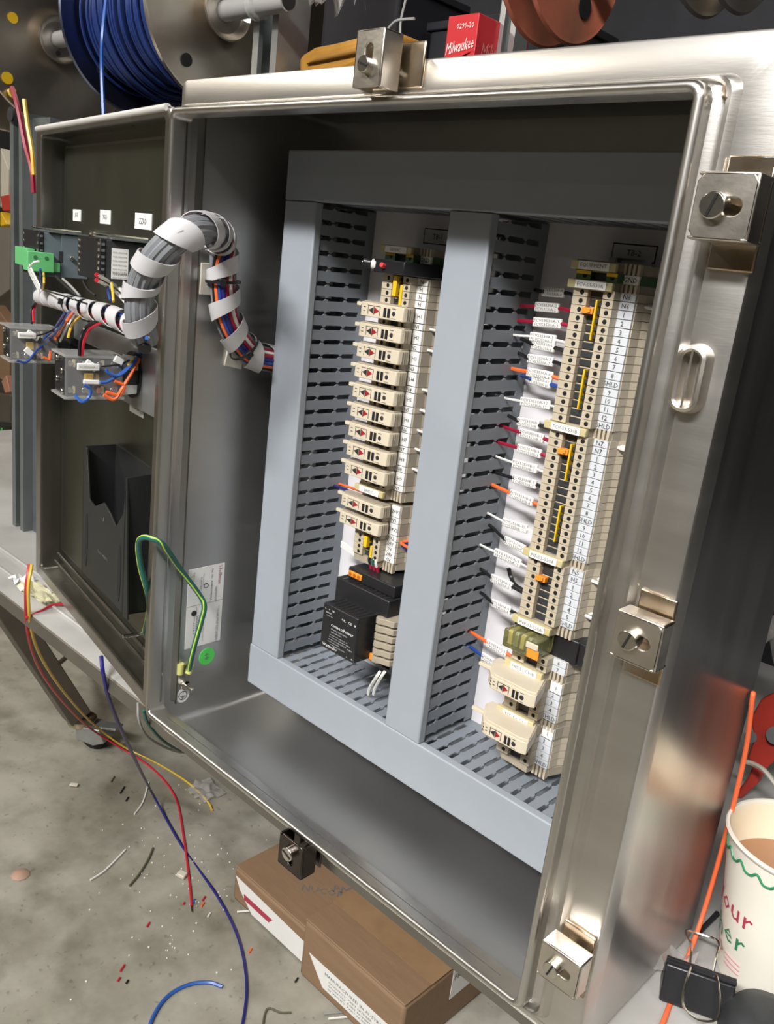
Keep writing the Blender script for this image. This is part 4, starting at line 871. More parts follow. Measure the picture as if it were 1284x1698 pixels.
MB().obox((a_ + b_) / 2, d * ((b_ - a_).length / 2), sd * .0048, DN * .0005).build('tag_sheet', M_white, tg, bev=.0003)
for k in (-1, 1): text('XS-53530A-X1', (a_ + b_) / 2 - DN * .0008 + sd * .0018 * k, d, sd, .0016, M_inkg, tg, width=(b_ - a_).length * .85)
MB().tube(smooth([a_, DP(55, 436, WM - .018), DP(64, 433, WM - .016)]), .0012, 6).build('tag_tie', M_white, tg)
for i_, (u_, z_, n_) in enumerate(((aR + .006, aT, 'left'), (bR + .006, bT, 'right'))):
    t_ = thing('mounting_screw', 'long bright bracket screw on top of the %s panel meter' % n_, 'screw', DW(u_, WM, z_))
    MB().cyl(DW(u_, WM - .004, z_ + .0035), DW(u_, .018, z_ + .0035), .0013, 8).build('screw_shank', M_screw, t_); MB().cyl(DW(u_, WM - .005, z_ + .0035), DW(u_, WM - .003, z_ + .0035), .0028, 12).build('screw_head', M_screw, t_)
    t_ = thing('meter_bracket', 'thin grey mounting bracket over the %s panel meter' % n_, 'bracket', DW(u_, 0, z_)); dbox(u_ - .010, u_ + .044, WM + .010, .024, z_ + .0002, z_ + .0018).build('bracket_strip', M_post, t_)
# selector switches: contact stacks standing off the door, side faces with clear plates ------
def switch(x0_, y0_, x1_, y1_, us, xc, lab):
    w0, zt = SP(x0_, (y0_), us); w1, _ = SP(x1_, y0_, us); zb = SP(x0_, y1_, us)[1]
    t_ = thing('selector_switch', lab, 'switch', DW(us, w1, zb)); zm = (zt + zb) / 2; D = w1 - w0; H_ = zt - zb
    dbox(us + .006, us + .040, w0 + .002, w1, zb + .003, zt - .003).build('contact_body', M_blk, t_, bev=.001)
    MB().cyl(DW(us + .022, w1, zm), DW(us + .022, .0246, zm), min(.021, H_ * .48), 24).build('switch_collar', M_blk2, t_)
    MB().cyl(DW(us + .022, .014, zm), DW(us + .022, .0246, zm), min(.026, H_ * .56), 24).build('collar_ring', M_blk, t_)
    for zz in (zt - .0012, zb + .0012): dbox(us - .002, us + .042, w0 - .001, w1 + .002, zz - .0012, zz + .0012).build('clear_plate', M_clear, t_, bev=.0004)
    dbox(us - .0012, us - .0006, w0, w1, zb + .002, zt - .002).build('clear_cover', mat('thin_clear_film', (0.9, 0.9, 0.9), 0.08, 0, 0.01, alpha=0.10), t_)
    for k in range(3): ww = w0 + D * (.02 + .48 * k); dbox(us + .0002, us + .006, ww, ww + .0016, zb + .003, zt - .003).build('cell_divider', M_blk2, t_)
    dbox(us + .0022, us + .006, w0 + D * .36, w0 + D * .60, zm - H_ * .13, zm + H_ * .07).build('yellow_insert', M_yel, t_, bev=.0004)
    for i in range(4):
        for j in (-1, 1):
            q = DW(us + .0055, w0 + D * (.10 + .25 * i), zm + j * H_ * .30); MB().cyl(q, q - DU * .0038, .0029, 10).build('terminal_screw', M_screw, t_, bev=.0005)
            MB().obox(q - DU * .001 + DN * .004, DU * .002, DN * .0010, Z * .0034).build('spring_contact', M_brk if (i + j) % 2 else M_galv, t_)
    for i in range(4):
        q = DW(us + .010 + (i % 2) * .016, w0 + .002, zb + H_ * (.15 + .23 * i)); MB().cyl(q, q - DN * .003, .0027, 10).build('end_screw', M_screw, t_, bev=.0005)
    return us
uA = DUZ(128, 575, .025)[0] - .012; uB = DUZ(236, 620, .025)[0] - .020
switch(16, 541, 96, 601, uA, 0, 'black selector switch with clear plates at the left edge of the door'); switch(108, 588, 204, 662, uB, 0, 'larger black selector switch with clear plates nearer the hinge')
for i_, (pts, u_, tx_) in enumerate((([(30, 556), (60, 557)], uA - .005, 0), ([(45, 550), (64, 562)], uA - .0035, 0), ([(42, 578), (56, 590)], uA - .005, 0), ([(128, 608), (165, 609)], uB - .005, 0), ([(142, 600), (160, 612)], uB - .0035, 0), ([(138, 633), (165, 634)], uB - .005, 0), ([(190, 594), (204, 602)], uB - .0035, 0))):
    a_, b_ = SQ(*pts[0], u_), SQ(*pts[1], u_); d = (b_ - a_).normalized(); sd = d.cross(DU).normalized()
    t_ = thing('wire_tag', 'white wire tag on the %s selector switch, %s' % ('left' if i_ < 3 else 'larger', ('longest', 'slanted one behind it', 'short one lower down', 'longest printed one', 'upper slanted one', 'lower level one', 'one at the right corner')[i_]), 'tag', a_)
    MB().obox((a_ + b_) / 2, d * ((b_ - a_).length / 2), sd * (.0034 if i_ != 5 else .0022), DU * .0014).build('tag_sleeve', M_white, t_, bev=.0008)
    if i_ in (0, 3): text('FCV53530A-S', (a_ + b_) / 2 - DU * .0017, DN, Z, .0022, M_inkg, t_, width=(b_ - a_).length * .8)
bk = thing('switch_legend_plate', 'white angled plate behind the right end of the larger selector switch', 'plate', DW(uB, .0, .2))
MB().prism([SQ(*p, uB + .004) for p in ((204, 587), (232, 592), (226, 652), (204, 655))], DU * -.001).build('plate_sheet', M_paper, bk)
# strip behind the switches (aluminium rail on the door)
st_ = thing('door_stiffener', 'flat aluminium strip across the door behind the selector switches', 'strip', DP(200, 560, .02))
for (pa, pb, h_) in (((125, 548), (268, 562), .012), ((205, 625), (268, 630), .022)):
    a_, b_ = DP(*pa, .018), DP(*pb, .018); MB().obox((a_ + b_) / 2 - Z * .01, DU * ((a_ - b_).length / 2), DN * .0015, Z * h_).build('strip_bar', M_galv, st_, bev=.0005)
# second harness along the door ------------------------------------------
h2 = smooth([DP(68, 492, -.030), DP(100, 500, -.030), DP(140, 512, -.032), (DP(185, 524, -.034)), DP(222, 542, -.034), DP(238, 556, -.034)], 8)
hh_ = thing('door_harness', 'slimmer wire harness in white spiral wrap lying across the door', 'cable harness', DP(150, 520, -.03))
f2 = frames(h2)
for k, c_ in enumerate(('black', 'blue', 'black', 'red', 'yellow', 'black')):
    th = k * math.pi / 3; MB().tube([p + (a * math.cos(th) + b * math.sin(th)) * .0042 for p, t, a, b in f2], .0024, 6).build('cable', W[c_], hh_)
ribbon(MB(), h2, .0082, .0300, .0280, s0=.0, s1=.110).build('spiral_wrap', M_wrap, hh_)
ribbon(MB(), h2, .0092, .0380, .0250, ph=.6, s0=.105).build('spiral_wrap', M_wrap, hh_)
tie(int(len(h2) * .30), hh_, .0092, f2)
def dwire(col, pts, label, r=.0013, name='door_wire', cat='wire'):
    return wire(name, label, col, [DP(p[0], p[1], p[2]) if p[2] > -.044 else SQ(p[0], p[1], (uA if p[0] < 103 else uB) - (.009 if p[2] < -.075 or p[0] < 103 else .004)) for p in pts], r, group='loose wires on the door')
dwire('blue', [(118, 512, -.035), (105, 535, -.045), (85, 560, -.056), (62, 580, -.058), (45, 600, -.055), (28, 598, -.052)], 'blue wire curving down to the left selector switch')
dwire('bright_blue', [(108, 518, -.035), (90, 545, -.05), (72, 562, -.056)], 'short blue wire beside the curved one at the left switch')
dwire('orange', [(122, 516, -.035), (108, 535, -.045), (96, 556, -.052), (92, 562, -.052)], 'orange wire bending down to the left selector switch', .0016)
dwire('orange', [(72, 592, -.052), (82, 596, -.058), (84, 582, -.056)], 'orange wire loop at the lower corner of the left switch', .0016)
dwire('white', [(125, 520, -.035), (112, 540, -.045), (100, 566, -.052)], 'white wire beside the orange one behind the left switch')
dwire('yellow', [(136, 522, -.035), (120, 538, -.045), (113, 560, -.06)], 'yellow wire going down behind the larger switch')
dwire('red', [(66, 498, -.030), (56, 512, -.033), (56, 534, -.04)], 'red wire dropping from the left end of the door harness', .0016)
dwire('black', [(65, 496, -.032), (53, 512, -.035), (53, 536, -.042)], 'black wire beside the red one at the left end of the door harness')
dwire('black', [(172, 528, -.04), (146, 540, -.055), (134, 560, -.065), (132, 590, -.072)], 'black wire arching into the top of the larger switch', .0018)
dwire('red', [(174, 532, -.04), (150, 545, -.058), (139, 565, -.068), (136, 590, -.074)], 'red wire arching beside the black one into the larger switch', .0018)
dwire('bright_blue', [(244, 560, -.04), (232, 585, -.06), (210, 612, -.075), (180, 632, -.085), (166, 634, -.08)], 'bright blue wire sweeping to the middle of the larger switch', .0017)
dwire('bright_blue', [(240, 572, -.045), (226, 596, -.065), (200, 622, -.08), (180, 618, -.08), (176, 612, -.078)], 'second bright blue wire hooking up to the larger switch', .0016)
dwire('bright_blue', [(124, 655, -.074), (136, 666, -.082), (148, 658, -.084), (150, 645, -.082), (140, 638, -.076)], 'bright blue loop under the larger switch', .0016)
dwire('orange', [(232, 590, -.06), (226, 605, -.066), (205, 640, -.08), (190, 662, -.084), (172, 655, -.078)], 'orange wire sweeping under the larger switch', .0018)
dwire('orange', [(190, 632, -.076), (206, 640, -.08), (198, 655, -.084), (176, 650, -.078)], 'orange loop at the right end of the larger switch', .0018)
dwire('black', [(215, 597, -.06), (200, 604, -.074), (168, 608, -.078)], 'thin black wire to the printed tag on the larger switch', .0009)
dwire('black', [(90, 545, -.05), (78, 552, -.056), (60, 557, -.055)], 'thin black wire to the printed tag on the left switch', .0009)
dwire('yellow', [(246, 560, -.038), (236, 580, -.05), (212, 606, -.07)], 'yellow wire under the black sleeve beside the hinge')
dwire('blue', [(67, 446, -.042), (67, 462, -.038), (70, 482, -.03)], 'short blue wire below the green plug'); dwire('yellow', [(72, 448, -.044), (73, 465, -.04), (71, 482, -.032)], 'short yellow wire below the green plug')
dwire('black', [(92, 458, -.030), (110, 475, -.032), (130, 492, -.032)], 'black wire between the meters and the door harness, left one'); dwire('grey', [(104, 462, -.031), (118, 475, -.032), (132, 490, -.032)], 'grey wire between the meters and the door harness')
dwire('black', [(138, 466, -.031), (146, 480, -.034), (158, 490, -.034)], 'black wire between the meters and the door harness, right one')
dwire('blue', [(178, 470, -.02), (180, 485, -.024), (183, 498, -.028)], 'blue wire behind the white leads'); dwire('yellow', [(185, 470, -.02), (187, 485, -.024), (188, 500, -.028)], 'yellow wire behind the white leads')
wt_ = dwire('white', [(161, 456, -.036), (180, 466, -.044), (200, 480, -.046), (212, 498, -.042)], 'white lead with red tip above the door harness, upper one', .0018); q_ = DP(161, 456, -.036); MB().cyl(q_ + DU * .002, q_ - DU * .001, .0020, 8).build('red_tip', W['red'], wt_)
wt_ = dwire('white', [(161, 465, -.036), (178, 474, -.044), (196, 488, -.046), (212, 505, -.042)], 'white lead with red tip above the door harness, lower one', .0018); q_ = DP(161, 465, -.036); MB().cyl(q_ + DU * .002, q_ - DU * .001, .0020, 8).build('red_tip', W['red'], wt_)
dwire('black', [(75, 482, -.036), (110, 492, -.044), (150, 506, -.046)], 'thin black wire lying over the door harness', .0009)
tie_ = thing('cable_tie', 'black cable tie around the blue wires beside the hinge', 'cable tie', SQ(227, 590, uB - .008)); q = SQ(228, 589, uB - .008)
MB().lathe([(.004, -.001), (.0048, -.001), (.0048, .001), (.004, .001)], q, (SQ(218, 603, uB - .008) - q), 16, True).build('tie_band', M_blk, tie_)

# ------------------------------------------------------------------ ground wire
gw = thing('ground_wire', 'green ground wire with yellow stripe looping from the door to the left wall', 'wire', g0)
gpts = [V(g0) + V((.004, .004, .014)), P(320, 1080, 'x', .010), P(334, 1030, 'x', .016), P(339, 1005, 'x', .018), P(330, 985, 'x', .014), P(300, 945, 'y', .022), P(272, 905, 'y', -.004), P(252, 893, 'y', -.014), P(236, 892, 'y', -.016), P(230, 905, 'y', -.012), P(234, 940, 'y', -.004), DP(244, 978, .000), DP(248, 1010, .012), DP(240, 1050, .018)]
gp = smooth(gpts, 8); MB().tube(gp, .0028, 10).build('wire_jacket', W['green'], gw)
mb = MB(); fg = frames(gp); vs = []; fs = []
for i, (p, t, a, b) in enumerate(fg):
    v = (V((.2, -.9, .5))); v = (v - t * v.dot(t)).normalized(); s_ = t.cross(v)
    v2 = (v + s_ * .55).normalized(); e1 = (v2 + s_ * .28).normalized(); e2 = (v2 - s_ * .28).normalized()
    vs += [p + e1 * .00275, p + v2 * .0031, p + e2 * .00275]
for i in range(len(fg) - 1): o = 3 * i; fs += [(o, o + 3, o + 4, o + 1), (o + 1, o + 4, o + 5, o + 2)]
mb.add(vs, fs); mb.build('yellow_stripe', W['green_yellow'], gw)
q0, q1 = V(g0) + V((.004, .001, .006)), V(g0) + V((.004, .004, .015)); MB().cyl(q1 - (q1 - q0) * .3, q1 + (q1 - q0) * .7, .0036, 12).build('yellow_sleeve', M_yelg, gw)
MB().cyl(V(g0) + X * .0047, V(g0) + X * .0062, .0052, 18).build('ring_lug', M_screw, gw, bev=.0003); MB().obox(V(g0) + V((.0054, .0015, .007)), X * .0008, Y * .0025, Z * .005).build('lug_neck', M_screw, gw)
q1 = V(g0) + V((.001, -.005, .013)); MB().cyl(q1, q1 + V((.001, .000, .012)), .0036, 12).build('yellow_sleeve', M_yelg, gw)

# ------------------------------------------------------------------ table / cart
TZ = ZB - .0002; TY = 0.0330
ct = thing('steel_work_cart', 'rolling steel work table under the enclosure', 'table', (-.4, .3, FZ))
MB().box(-1.35, 1.55, TY, .95, TZ - .002, TZ).build('tabletop', M_tabtop, ct)
mb = MB().prism([(-1.35, TY, TZ - .0022), (-1.35, TY - .0015, TZ - .0035), (-1.35, TY - .0015, TZ - .021), (-1.35, TY + .002, TZ - .021), (-1.35, TY + .002, TZ - .0022)], X * 2.9); mb.build('front_skirt', M_cart, ct)
MB().box(-1.35, -0.02, TY + .030, TY + .034, TZ, TZ + .003).build('rolled_ridge', M_tabtop, ct, bev=.001)
MB().box(-1.35, -0.02, TY + .062, TY + .066, TZ, TZ + .004).build('rolled_ridge', M_tabtop, ct, bev=.001)
cf = P(128, 1228, 'z', FZ + .030); lt = V((-1.075, .155, TZ - .03)); lb_ = V((-1.075, .482, FZ + .075))
d = (lb_ - lt).normalized(); s_ = X
MB().obox((lt + lb_) / 2, d * ((lb_ - lt).length / 2), X * .027, d.cross(X) * .027).build('leg', M_cart, ct, bev=.002)
a_, b_ = P(70, 1122, 'y', .40), P(120, 1082, 'y', .62); MB().tube([a_, b_], .0065, 8).build('cross_brace', M_cart, ct)
MB().obox((1.45, .15, (TZ + FZ) / 2), X * .022, Y * .022, Z * ((TZ - FZ) / 2 - .01)).build('leg', M_cart, ct)
MB().obox((1.45, .85, (TZ + FZ) / 2), X * .022, Y * .022, Z * ((TZ - FZ) / 2 - .01)).build('leg', M_cart, ct)
MB().obox((-1.3, .85, (TZ + FZ) / 2), X * .022, Y * .022, Z * ((TZ - FZ) / 2 - .01)).build('leg', M_cart, ct)
cs = V((lb_.x + .02, lb_.y + .015, FZ))
cst = bpy.data.objects.new('caster', None); C.objects.link(cst); cst.parent = ct; cst.location = cs - ORG[ct.name]; ORG[cst.name] = cs
MB().lathe([(.0001, 0), (.034, 0), (.036, .006), (.034, .014), (.024, .020), (.0001, .020)], cs + V((-.010, -.005, .055)), Z, 20).build('swivel_collar', M_heat, cst)
MB().prism([cs + V((.004, -.030, .060)), cs + V((.060, .000, .066)), cs + V((.068, .010, .030)), cs + V((.050, -.010, .022)), cs + V((.010, -.032, .030))], V((-.022, .042, 0))).build('caster_fork', M_galv, cst, bev=.002)
MB().cyl(cs + V((.030, .000, .032)), cs + V((.012, .032, .032)), .032, 24).build('wheel', M_rubber, cst, bev=.003)
MB().obox(cs + V((.062, .030, .068)), V((.022, .010, .004)), V((-.006, .014, 0)), Z * .003).build('brake_pedal', M_galv, cst, bev=.001)
# film scraps on the table
def crumple(name, label, cat, c, rx, ry, h, mt, seed, nx=9, ny=7):
    rnd = random.Random(seed); vs = []; fs = []
    for j in range(ny):
        for i in range(nx):
            vs.append(V(c) + V(((i / (nx - 1) - .5) * 2 * rx + rnd.uniform(-.1, .1) * rx, (j / (ny - 1) - .5) * 2 * ry + rnd.uniform(-.1, .1) * ry, rnd.uniform(0.0005, h))))
    for j in range(ny - 1):
        for i in range(nx - 1): a = j * nx + i; fs.append((a, a + 1, a + nx + 1, a + nx))
    mb = MB(); mb.add(vs, fs); o = mb.build(name, mt, smooth=False); tag(o, label, cat)
    md = o.modifiers.new('s', 'SOLIDIFY'); md.thickness = .0003
    return o
q = P(60, 985, 'z', TZ + .001); crumple('plastic_film', 'crumpled yellowish clear film on the cart under the door', 'plastic film', q + V((.01, 0, 0)), .038, .014, .010, mat('yellowed_film', (0.75, 0.72, 0.50), 0.2, 0, 0.2, 60, 0.5, 80, trans=0.4, alpha=0.75), 3)
q = P(36, 966, 'z', TZ + .001); crumple('paper_scrap', 'white crumpled paper scrap on the cart at the left', 'paper', q, .014, .012, .012, M_paper, 4, 6, 5)

# ------------------------------------------------------------------ floor wires and litter
def fpt(px, py, z=FZ + .002): return P(px, py, 'z', z)
hang0 = [P(50, 935, 'y', .028), P(44, 985, 'y', .025), P(46, 1050, 'y', .045)]
def drop(name, label, col, pix, r=.0022):
    """pix: (px, py, height above floor) running from cart to floor"""
    pts = [P(px, py, 'z', FZ + h + r) if h < 100 else P(px, py, 'y', h - 100) for px, py, h in pix]
    return wire(name, label, col, pts, r)
drop('hanging_wire', 'dark red wire hanging from the cart and running over the floor to a bare end', 'red', [(49, 936, 100.028), (43, 985, 100.022), (48, 1060, 100.05), (72, 1120, 100.14), (115, 1175, 100.28), (150, 1208, .10), (200, 1240, .02), (250, 1272, 0), (290, 1320, 0), (305, 1390, 0), (314, 1460, 0), (318, 1502, 0)], .0023)
drop('hanging_wire', 'yellow wire hanging from the cart and running over the floor past the plastic bag', 'yellow', [(53, 936, 100.028), (47, 985, 100.022), (56, 1060, 100.05), (85, 1118, 100.14), (125, 1170, 100.28), (160, 1205, .10), (205, 1238, .02), (265, 1268, 0), (315, 1300, 0), (345, 1330, 0), (352, 1344, 0)], .0023)
drop('hanging_wire', 'long navy blue wire falling past the door corner and curving over the floor', 'navy', [(168, 1088, 100.028), (172, 1120, 100.024), (185, 1170, 100.05), (215, 1240, 100.15), (250, 1310, .06), (300, 1400, 0), (360, 1485, 0), (395, 1555, 0), (409, 1630, 0), (402, 1700, 0), (385, 1760, 0)], .0026)
drop('floor_wire', 'short blue wire arc at the bottom of the floor', 'bright_blue', [(369, 1636, 0), (345, 1629, 0), (310, 1634, 0), (275, 1655, 0), (250, 1695, 0), (244, 1740, 0)], .0032)
drop('scrap_wire', 'grey white wire offcut on the floor, longest one at the left', 'white', [(150, 1459, 0), (172, 1445, 0), (190, 1428, 0), (208, 1409, 0)], .0022)
drop('scrap_wire', 'dark olive wire offcut on the floor beside the white one', 'olive', [(215, 1469, 0), (232, 1448, 0), (246, 1425, 0), (254, 1406, 0)], .0022)
drop('scrap_wire', 'thin white wire offcut beside the navy wire', 'white', [(223, 1350, 0), (237, 1330, 0), (247, 1297, 0)], .0018)
drop('scrap_wire', 'forked dark wire offcut near the cardboard boxes', 'olive', [(436, 1700, 0), (440, 1680, 0), (447, 1672, .002), (465, 1679, 0), (483, 1679, 0)], .0018)
MB().cyl(fpt(318, 1502, FZ + .003), fpt(318, 1512, FZ + .003), .0013, 6).build('bare_end', M_screw, [o for o in C.objects if o.name.startswith('hanging_wire') and 'dark red' in o.get('label', '')][0])
drop('hanging_wire', 'pair of pale wires hanging under the hinge corner, grey one', 'grey', [(229, 1165, 100.02), (231, 1195, 100.02), (245, 1222, 100.04), (275, 1240, 100.08), (300, 1248, 100.14)], .0016)
drop('hanging_wire', 'green wire hanging under the hinge corner behind the grey one', 'green', [(238, 1178, 100.02), (246, 1200, 100.03), (270, 1228, 100.06), (300, 1246, 100.12), (320, 1250, 100.2)], .0018)
a_, b_ = P(43, 1024, 'y', .025), P(92, 1002, 'z', TZ + .004); wire('short_wire', 'short red wire sticking out over the cart edge', 'red', [a_, (a_ + b_) / 2, b_, b_ + V((.02, .02, 0))], .0016)
lit = [(305, 1498, 'red', 4), (338, 1490, 'red', 8), (336, 1500, 'orange', 8), (322, 1494, 'bright_blue', 6), (246, 1533, 'red', 8), (203, 1605, 'red', 12), (197, 1624, 'red', 7), (415, 1576, 'orange', 9), (347, 1517, 'white', 7), (211, 1628, 'black', 6), (211, 1325, 'black', 7), (203, 1310, 'black', 12), (187, 1292, 'olive', 10), (492, 1625, 'black', 8)]
for i, (px, py, c_, L_) in enumerate(lit):
    a_, b_ = fpt(px - L_ * .3, py + L_ * .45, FZ + .002), fpt(px + L_ * .3, py - L_ * .45, FZ + .002)
    o = MB().cyl(a_, b_, .0017, 6).build('insulation_scrap', W[c_]); tag(o, '%s insulation scrap on the floor %s' % (c_.replace('_', ' '), ('just left of the bare red wire end', 'right of the bare red wire end, upper one', 'right of the bare red wire end, lower one', 'touching the end of the red wire', 'alone below the dark olive offcut', 'long one above the small black bit', 'short one left of the small black bit', 'beside the navy wire near the box', 'left of the navy wire', 'beside the two red bits at the bottom', 'small one under the caster shadow', 'bent one under the caster', 'thin one just under the caster', 'beside the forked wire near the box')[i]), 'scrap', 'coloured insulation scraps on the floor')
rnd = random.Random(5); mb = MB()
for i in range(110):
    px, py = rnd.gauss(310, 90), rnd.gauss(1470, 90)
    if px < 0 or py < 1230 or (py > 1400 and px > 400): continue
    q = fpt(px, py, FZ + .0008); r_ = rnd.uniform(.0005, .0016); mb.obox(q, V((r_, r_ * .4, 0)), V((-r_ * .3, r_ * .6, 0)), Z * .0007)
cr = mb.build('floor_crumbs', M_paper); cr['kind'] = 'stuff'; tag(cr, 'tiny white crumbs strewn over the concrete floor', 'debris')
q = fpt(302, 1453, FZ + .001); o = MB().obox(q + Z * .004, V((.009, .003, 0)), V((-.003, .007, 0)), Z * .004).build('wood_chip', M_mount, None, bev=.002); tag(o, 'cream chip on the floor left of the red wire', 'debris')
q = fpt(123, 1303, FZ + .001); o = MB().obox(q + Z * .003, V((.007, .006, 0)), V((-.003, .004, 0)), Z * .002).build('wood_chip', M_mount, None, bev=.001); tag(o, 'cream chip on the floor below the caster', 'debris')
q = fpt(34, 1450, FZ + .001); o = MB().lathe([(.0001, 0), (.018, 0), (.014, .003), (.004, .006), (.0001, .006)], q, Z, 9).build('clay_lump', mat('pinkish_clay', (0.42, 0.27, 0.20), 0.6), None); tag(o, 'pinkish lump lying on the floor at the left', 'debris')
crumple('plastic_bag', 'small crumpled clear bag under the yellow wire on the floor', 'plastic bag', fpt(340, 1314, FZ + .001) , .035, .032, .016, M_film, 9)

# ------------------------------------------------------------------ cardboard boxes
BY = 0.462
def carton(x0, x1, y0, y1, h, label, mt=M_card):
    t_ = thing('cardboard_box', label, 'box', ((x0 + x1) / 2, (y0 + y1) / 2, FZ), 'cardboard boxes under the enclosure')
    z1 = FZ + h; MB().box(x0, x1, y0, y1, FZ + .001, z1 - .004).build('carton', mt, t_, bev=.006)
    ym = (y0 + y1) / 2
    MB().box(x0 + .001, x1 - .001, y0 + .001, ym - .002, z1 - .004, z1).build('flap', mt, t_, bev=.0015); MB().box(x0 + .001, x1 - .001, ym + .002, y1 - .001, z1 - .004, z1).build('flap', mt, t_, bev=.0015)
    return t_, z1
h1 = P(392, 1436, 'y', BY).z - FZ; h2_ = P(506, 1522, 'y', BY - .02).z - FZ
xa = P(390, 1436, 'y', BY).x; xb = P(506, 1522, 'y', BY - .02).x; xc = P(672, 1668, 'y', BY - .02).x
b1, z1 = carton(xa, xb - .0005, BY, BY + .30, h1, 'cardboard box with white taped face, the left one under the enclosure')
b2, z2 = carton(xb, xc, BY - .02, BY + .26, h2_, 'cardboard box with packing tape, the right one under the enclosure')
xb2 = xb
MB().prism([(xa + .006, BY - .0006, FZ + h1 - .02), (xb - .002, BY - .0006, FZ + h1 - .03), (xb - .002, BY - .0006, FZ + .004), (xa + .06, BY - .0006, FZ + .004), (xa + .02, BY - .0006, FZ + h1 * .45)], Y * .0005).build('white_wrap', M_paper, b1)
MB().prism([(xa + .034, BY - .0012, FZ + h1 * .43), (xa + .12, BY - .0012, FZ + h1 * .43), (xa + .11, BY - .0012, FZ + h1 * .28), (xa + .036, BY - .0012, FZ + h1 * .28)], Y * .0005).build('red_print', M_cred, b1)
text('PM', (xb - .045, BY + .115, FZ + h1 + .0006), V((.8, .6, 0)), V((-.6, .8, 0)), .020, M_inkg, b1); text('NUCOR', (xb - .065, BY + .085, FZ + h1 + .0006), V((.8, .6, 0)), V((-.6, .8, 0)), .016, M_inkg, b1)
MB().box(xa + .06, xa + .11, BY + .15, BY + .21, FZ + h1, FZ + h1 + .0008).build('address_label', M_paper, b1)
MB().box(xb2, xc, BY + .045, BY + .105, z2, z2 + .0005).build('packing_tape', M_tape if False else mat('glossy_brown_tape', (0.30, 0.185, 0.10), 0.18), b2)
MB().prism([(xb2 + .02, BY - .0212, FZ + h2_ * .52), (xc - .01, BY - .0212, FZ + h2_ * .52), (xc - .01, BY - .0212, FZ + h2_ * .16), (xb2 + .06, BY - .0212, FZ + h2_ * .16)], Y * .0006).build('shipping_label', M_paper, b2)
text('MANUFACTURED IN AUSTRALIA', ((xb2 + xc) / 2 + .02, BY - .0216, FZ + h2_ * .42), X, Z, .006, M_inkg, b2, width=.15)
for k_ in range(3): text('QUANTITY  PART NUMBER  DATE', ((xb2 + xc) / 2 + .02, BY - .0216, FZ + h2_ * (.34 - .06 * k_)), X, Z, .0035, M_inkg, b2, width=.13)
MB().box(xc + .0002, xc + .0010, BY + .10, BY + .17, FZ + h2_ * .45, FZ + h2_ * .98).build('side_label', M_paper, b2); text('FRAGILE', (xc + .0016, BY + .135, FZ + h2_ * .8), Y, Z, .012, M_ink, b2)
for k, (px, py) in enumerate(((425, 1510), (572, 1678), (580, 1686))):
    a_ = P(px, py, 'z', FZ + .004); o = MB().cyl(a_ + V((.006, .01, .0)), a_ + V((-.02, -.03, .0)), .0018, 6).build('scrap_wire', W['white' if k != 1 else 'grey']); tag(o, '%s wire bit sticking out by the base of the %s cardboard box' % (('white', 'grey', 'white')[k], ('left', 'right', 'right')[k]), 'wire')

# ------------------------------------------------------------------ right side: cup, clip, red clamp, cord
cc = P(1216, 1490, 'z', TZ); rimL = P(1197, 1415, 'y', .25)
cz = TZ + .001; ch = .120
cupc = P(1300, 1440, 'z', cz + ch)
def prx(p):
    d = V(p) - CAM; return (642 + FPX * R[0].dot(d) / R[2].dot(d), 849 + FPX * R[1].dot(d) / R[2].dot(d))
CUP = V((0.5560, 0.1960, cz))
cup = thing('paper_cup', 'white paper cup of milky coffee with green and red print', 'cup', CUP)
rb, rt_ = .034, .0500
def cr_(t): return rb + (rt_ - rb) * t
MB().lathe([(.0001, .004), (rb - .001, .004), (rb - .001, 0), (rb, 0), (rt_, ch - .003), (rt_ + .002, ch - .003), (rt_ + .0028, ch - .0012), (rt_ + .002, ch), (rt_ + .0002, ch), (rt_ - .0008, ch - .003), (rt_ - .0008, ch - .004)], CUP, Z, 48).build('cup_wall', M_cup, cup)
MB().lathe([(rt_ - .0006, ch - .002), (cr_(.5) - .001, ch * .5), (rb - .0005, .006), (.0001, .006)], CUP, Z, 48).build('cup_lining', M_cupin, cup)
MB().lathe([(cr_(.74) - .0012, ch * .74), (.0001, ch * .74)], CUP, Z, 48).build('coffee', M_coffee, cup)
def cupcurve(pts, r_, mt, nm):
    out = []
    for th, t in smooth([V((a, b, 0)) for a, b in pts], 6) and [(v.x, v.y) for v in smooth([V((a, b, 0)) for a, b in pts], 6)]:
        th = math.radians(th); rr = cr_(t) + .0003; out.append(CUP + V((rr * math.cos(th), rr * math.sin(th), t * ch)))
    MB().tube(out, r_, 6).build(nm, mt, cup)
cupcurve([(th, .87 + .025 * math.sin(th * .35)) for th in range(196, 350, 6)], .0011, M_cgreen, 'green_band')
def cuptext(s, thc, t, h, mt, adv):
    a0 = thc - adv * (len(s) - 1) / 2
    for i, ch_ in enumerate(s):
        th = math.radians(a0 + adv * i); rr = cr_(t) + .0008; n_ = V((math.cos(th), math.sin(th), 0)); xd = V((-math.sin(th), math.cos(th), 0)); yd = (Z + n_ * ((rt_ - rb) / ch)).normalized()
        text(ch_, CUP + n_ * rr + Z * (t * ch), xd, yd, h, mt, cup, name='cup_letter')
cuptext('your', 232, .52, .0165, M_cred, 16); cuptext('other', 216, .33, .017, M_cgreen, 18); cuptext('P', 222, .16, .016, M_cpink, 18)
for k in range(3): cupcurve([(th, .19 - .035 * k) for th in range(232, 262, 6)], .0006, M_cpink, 'pink_line')
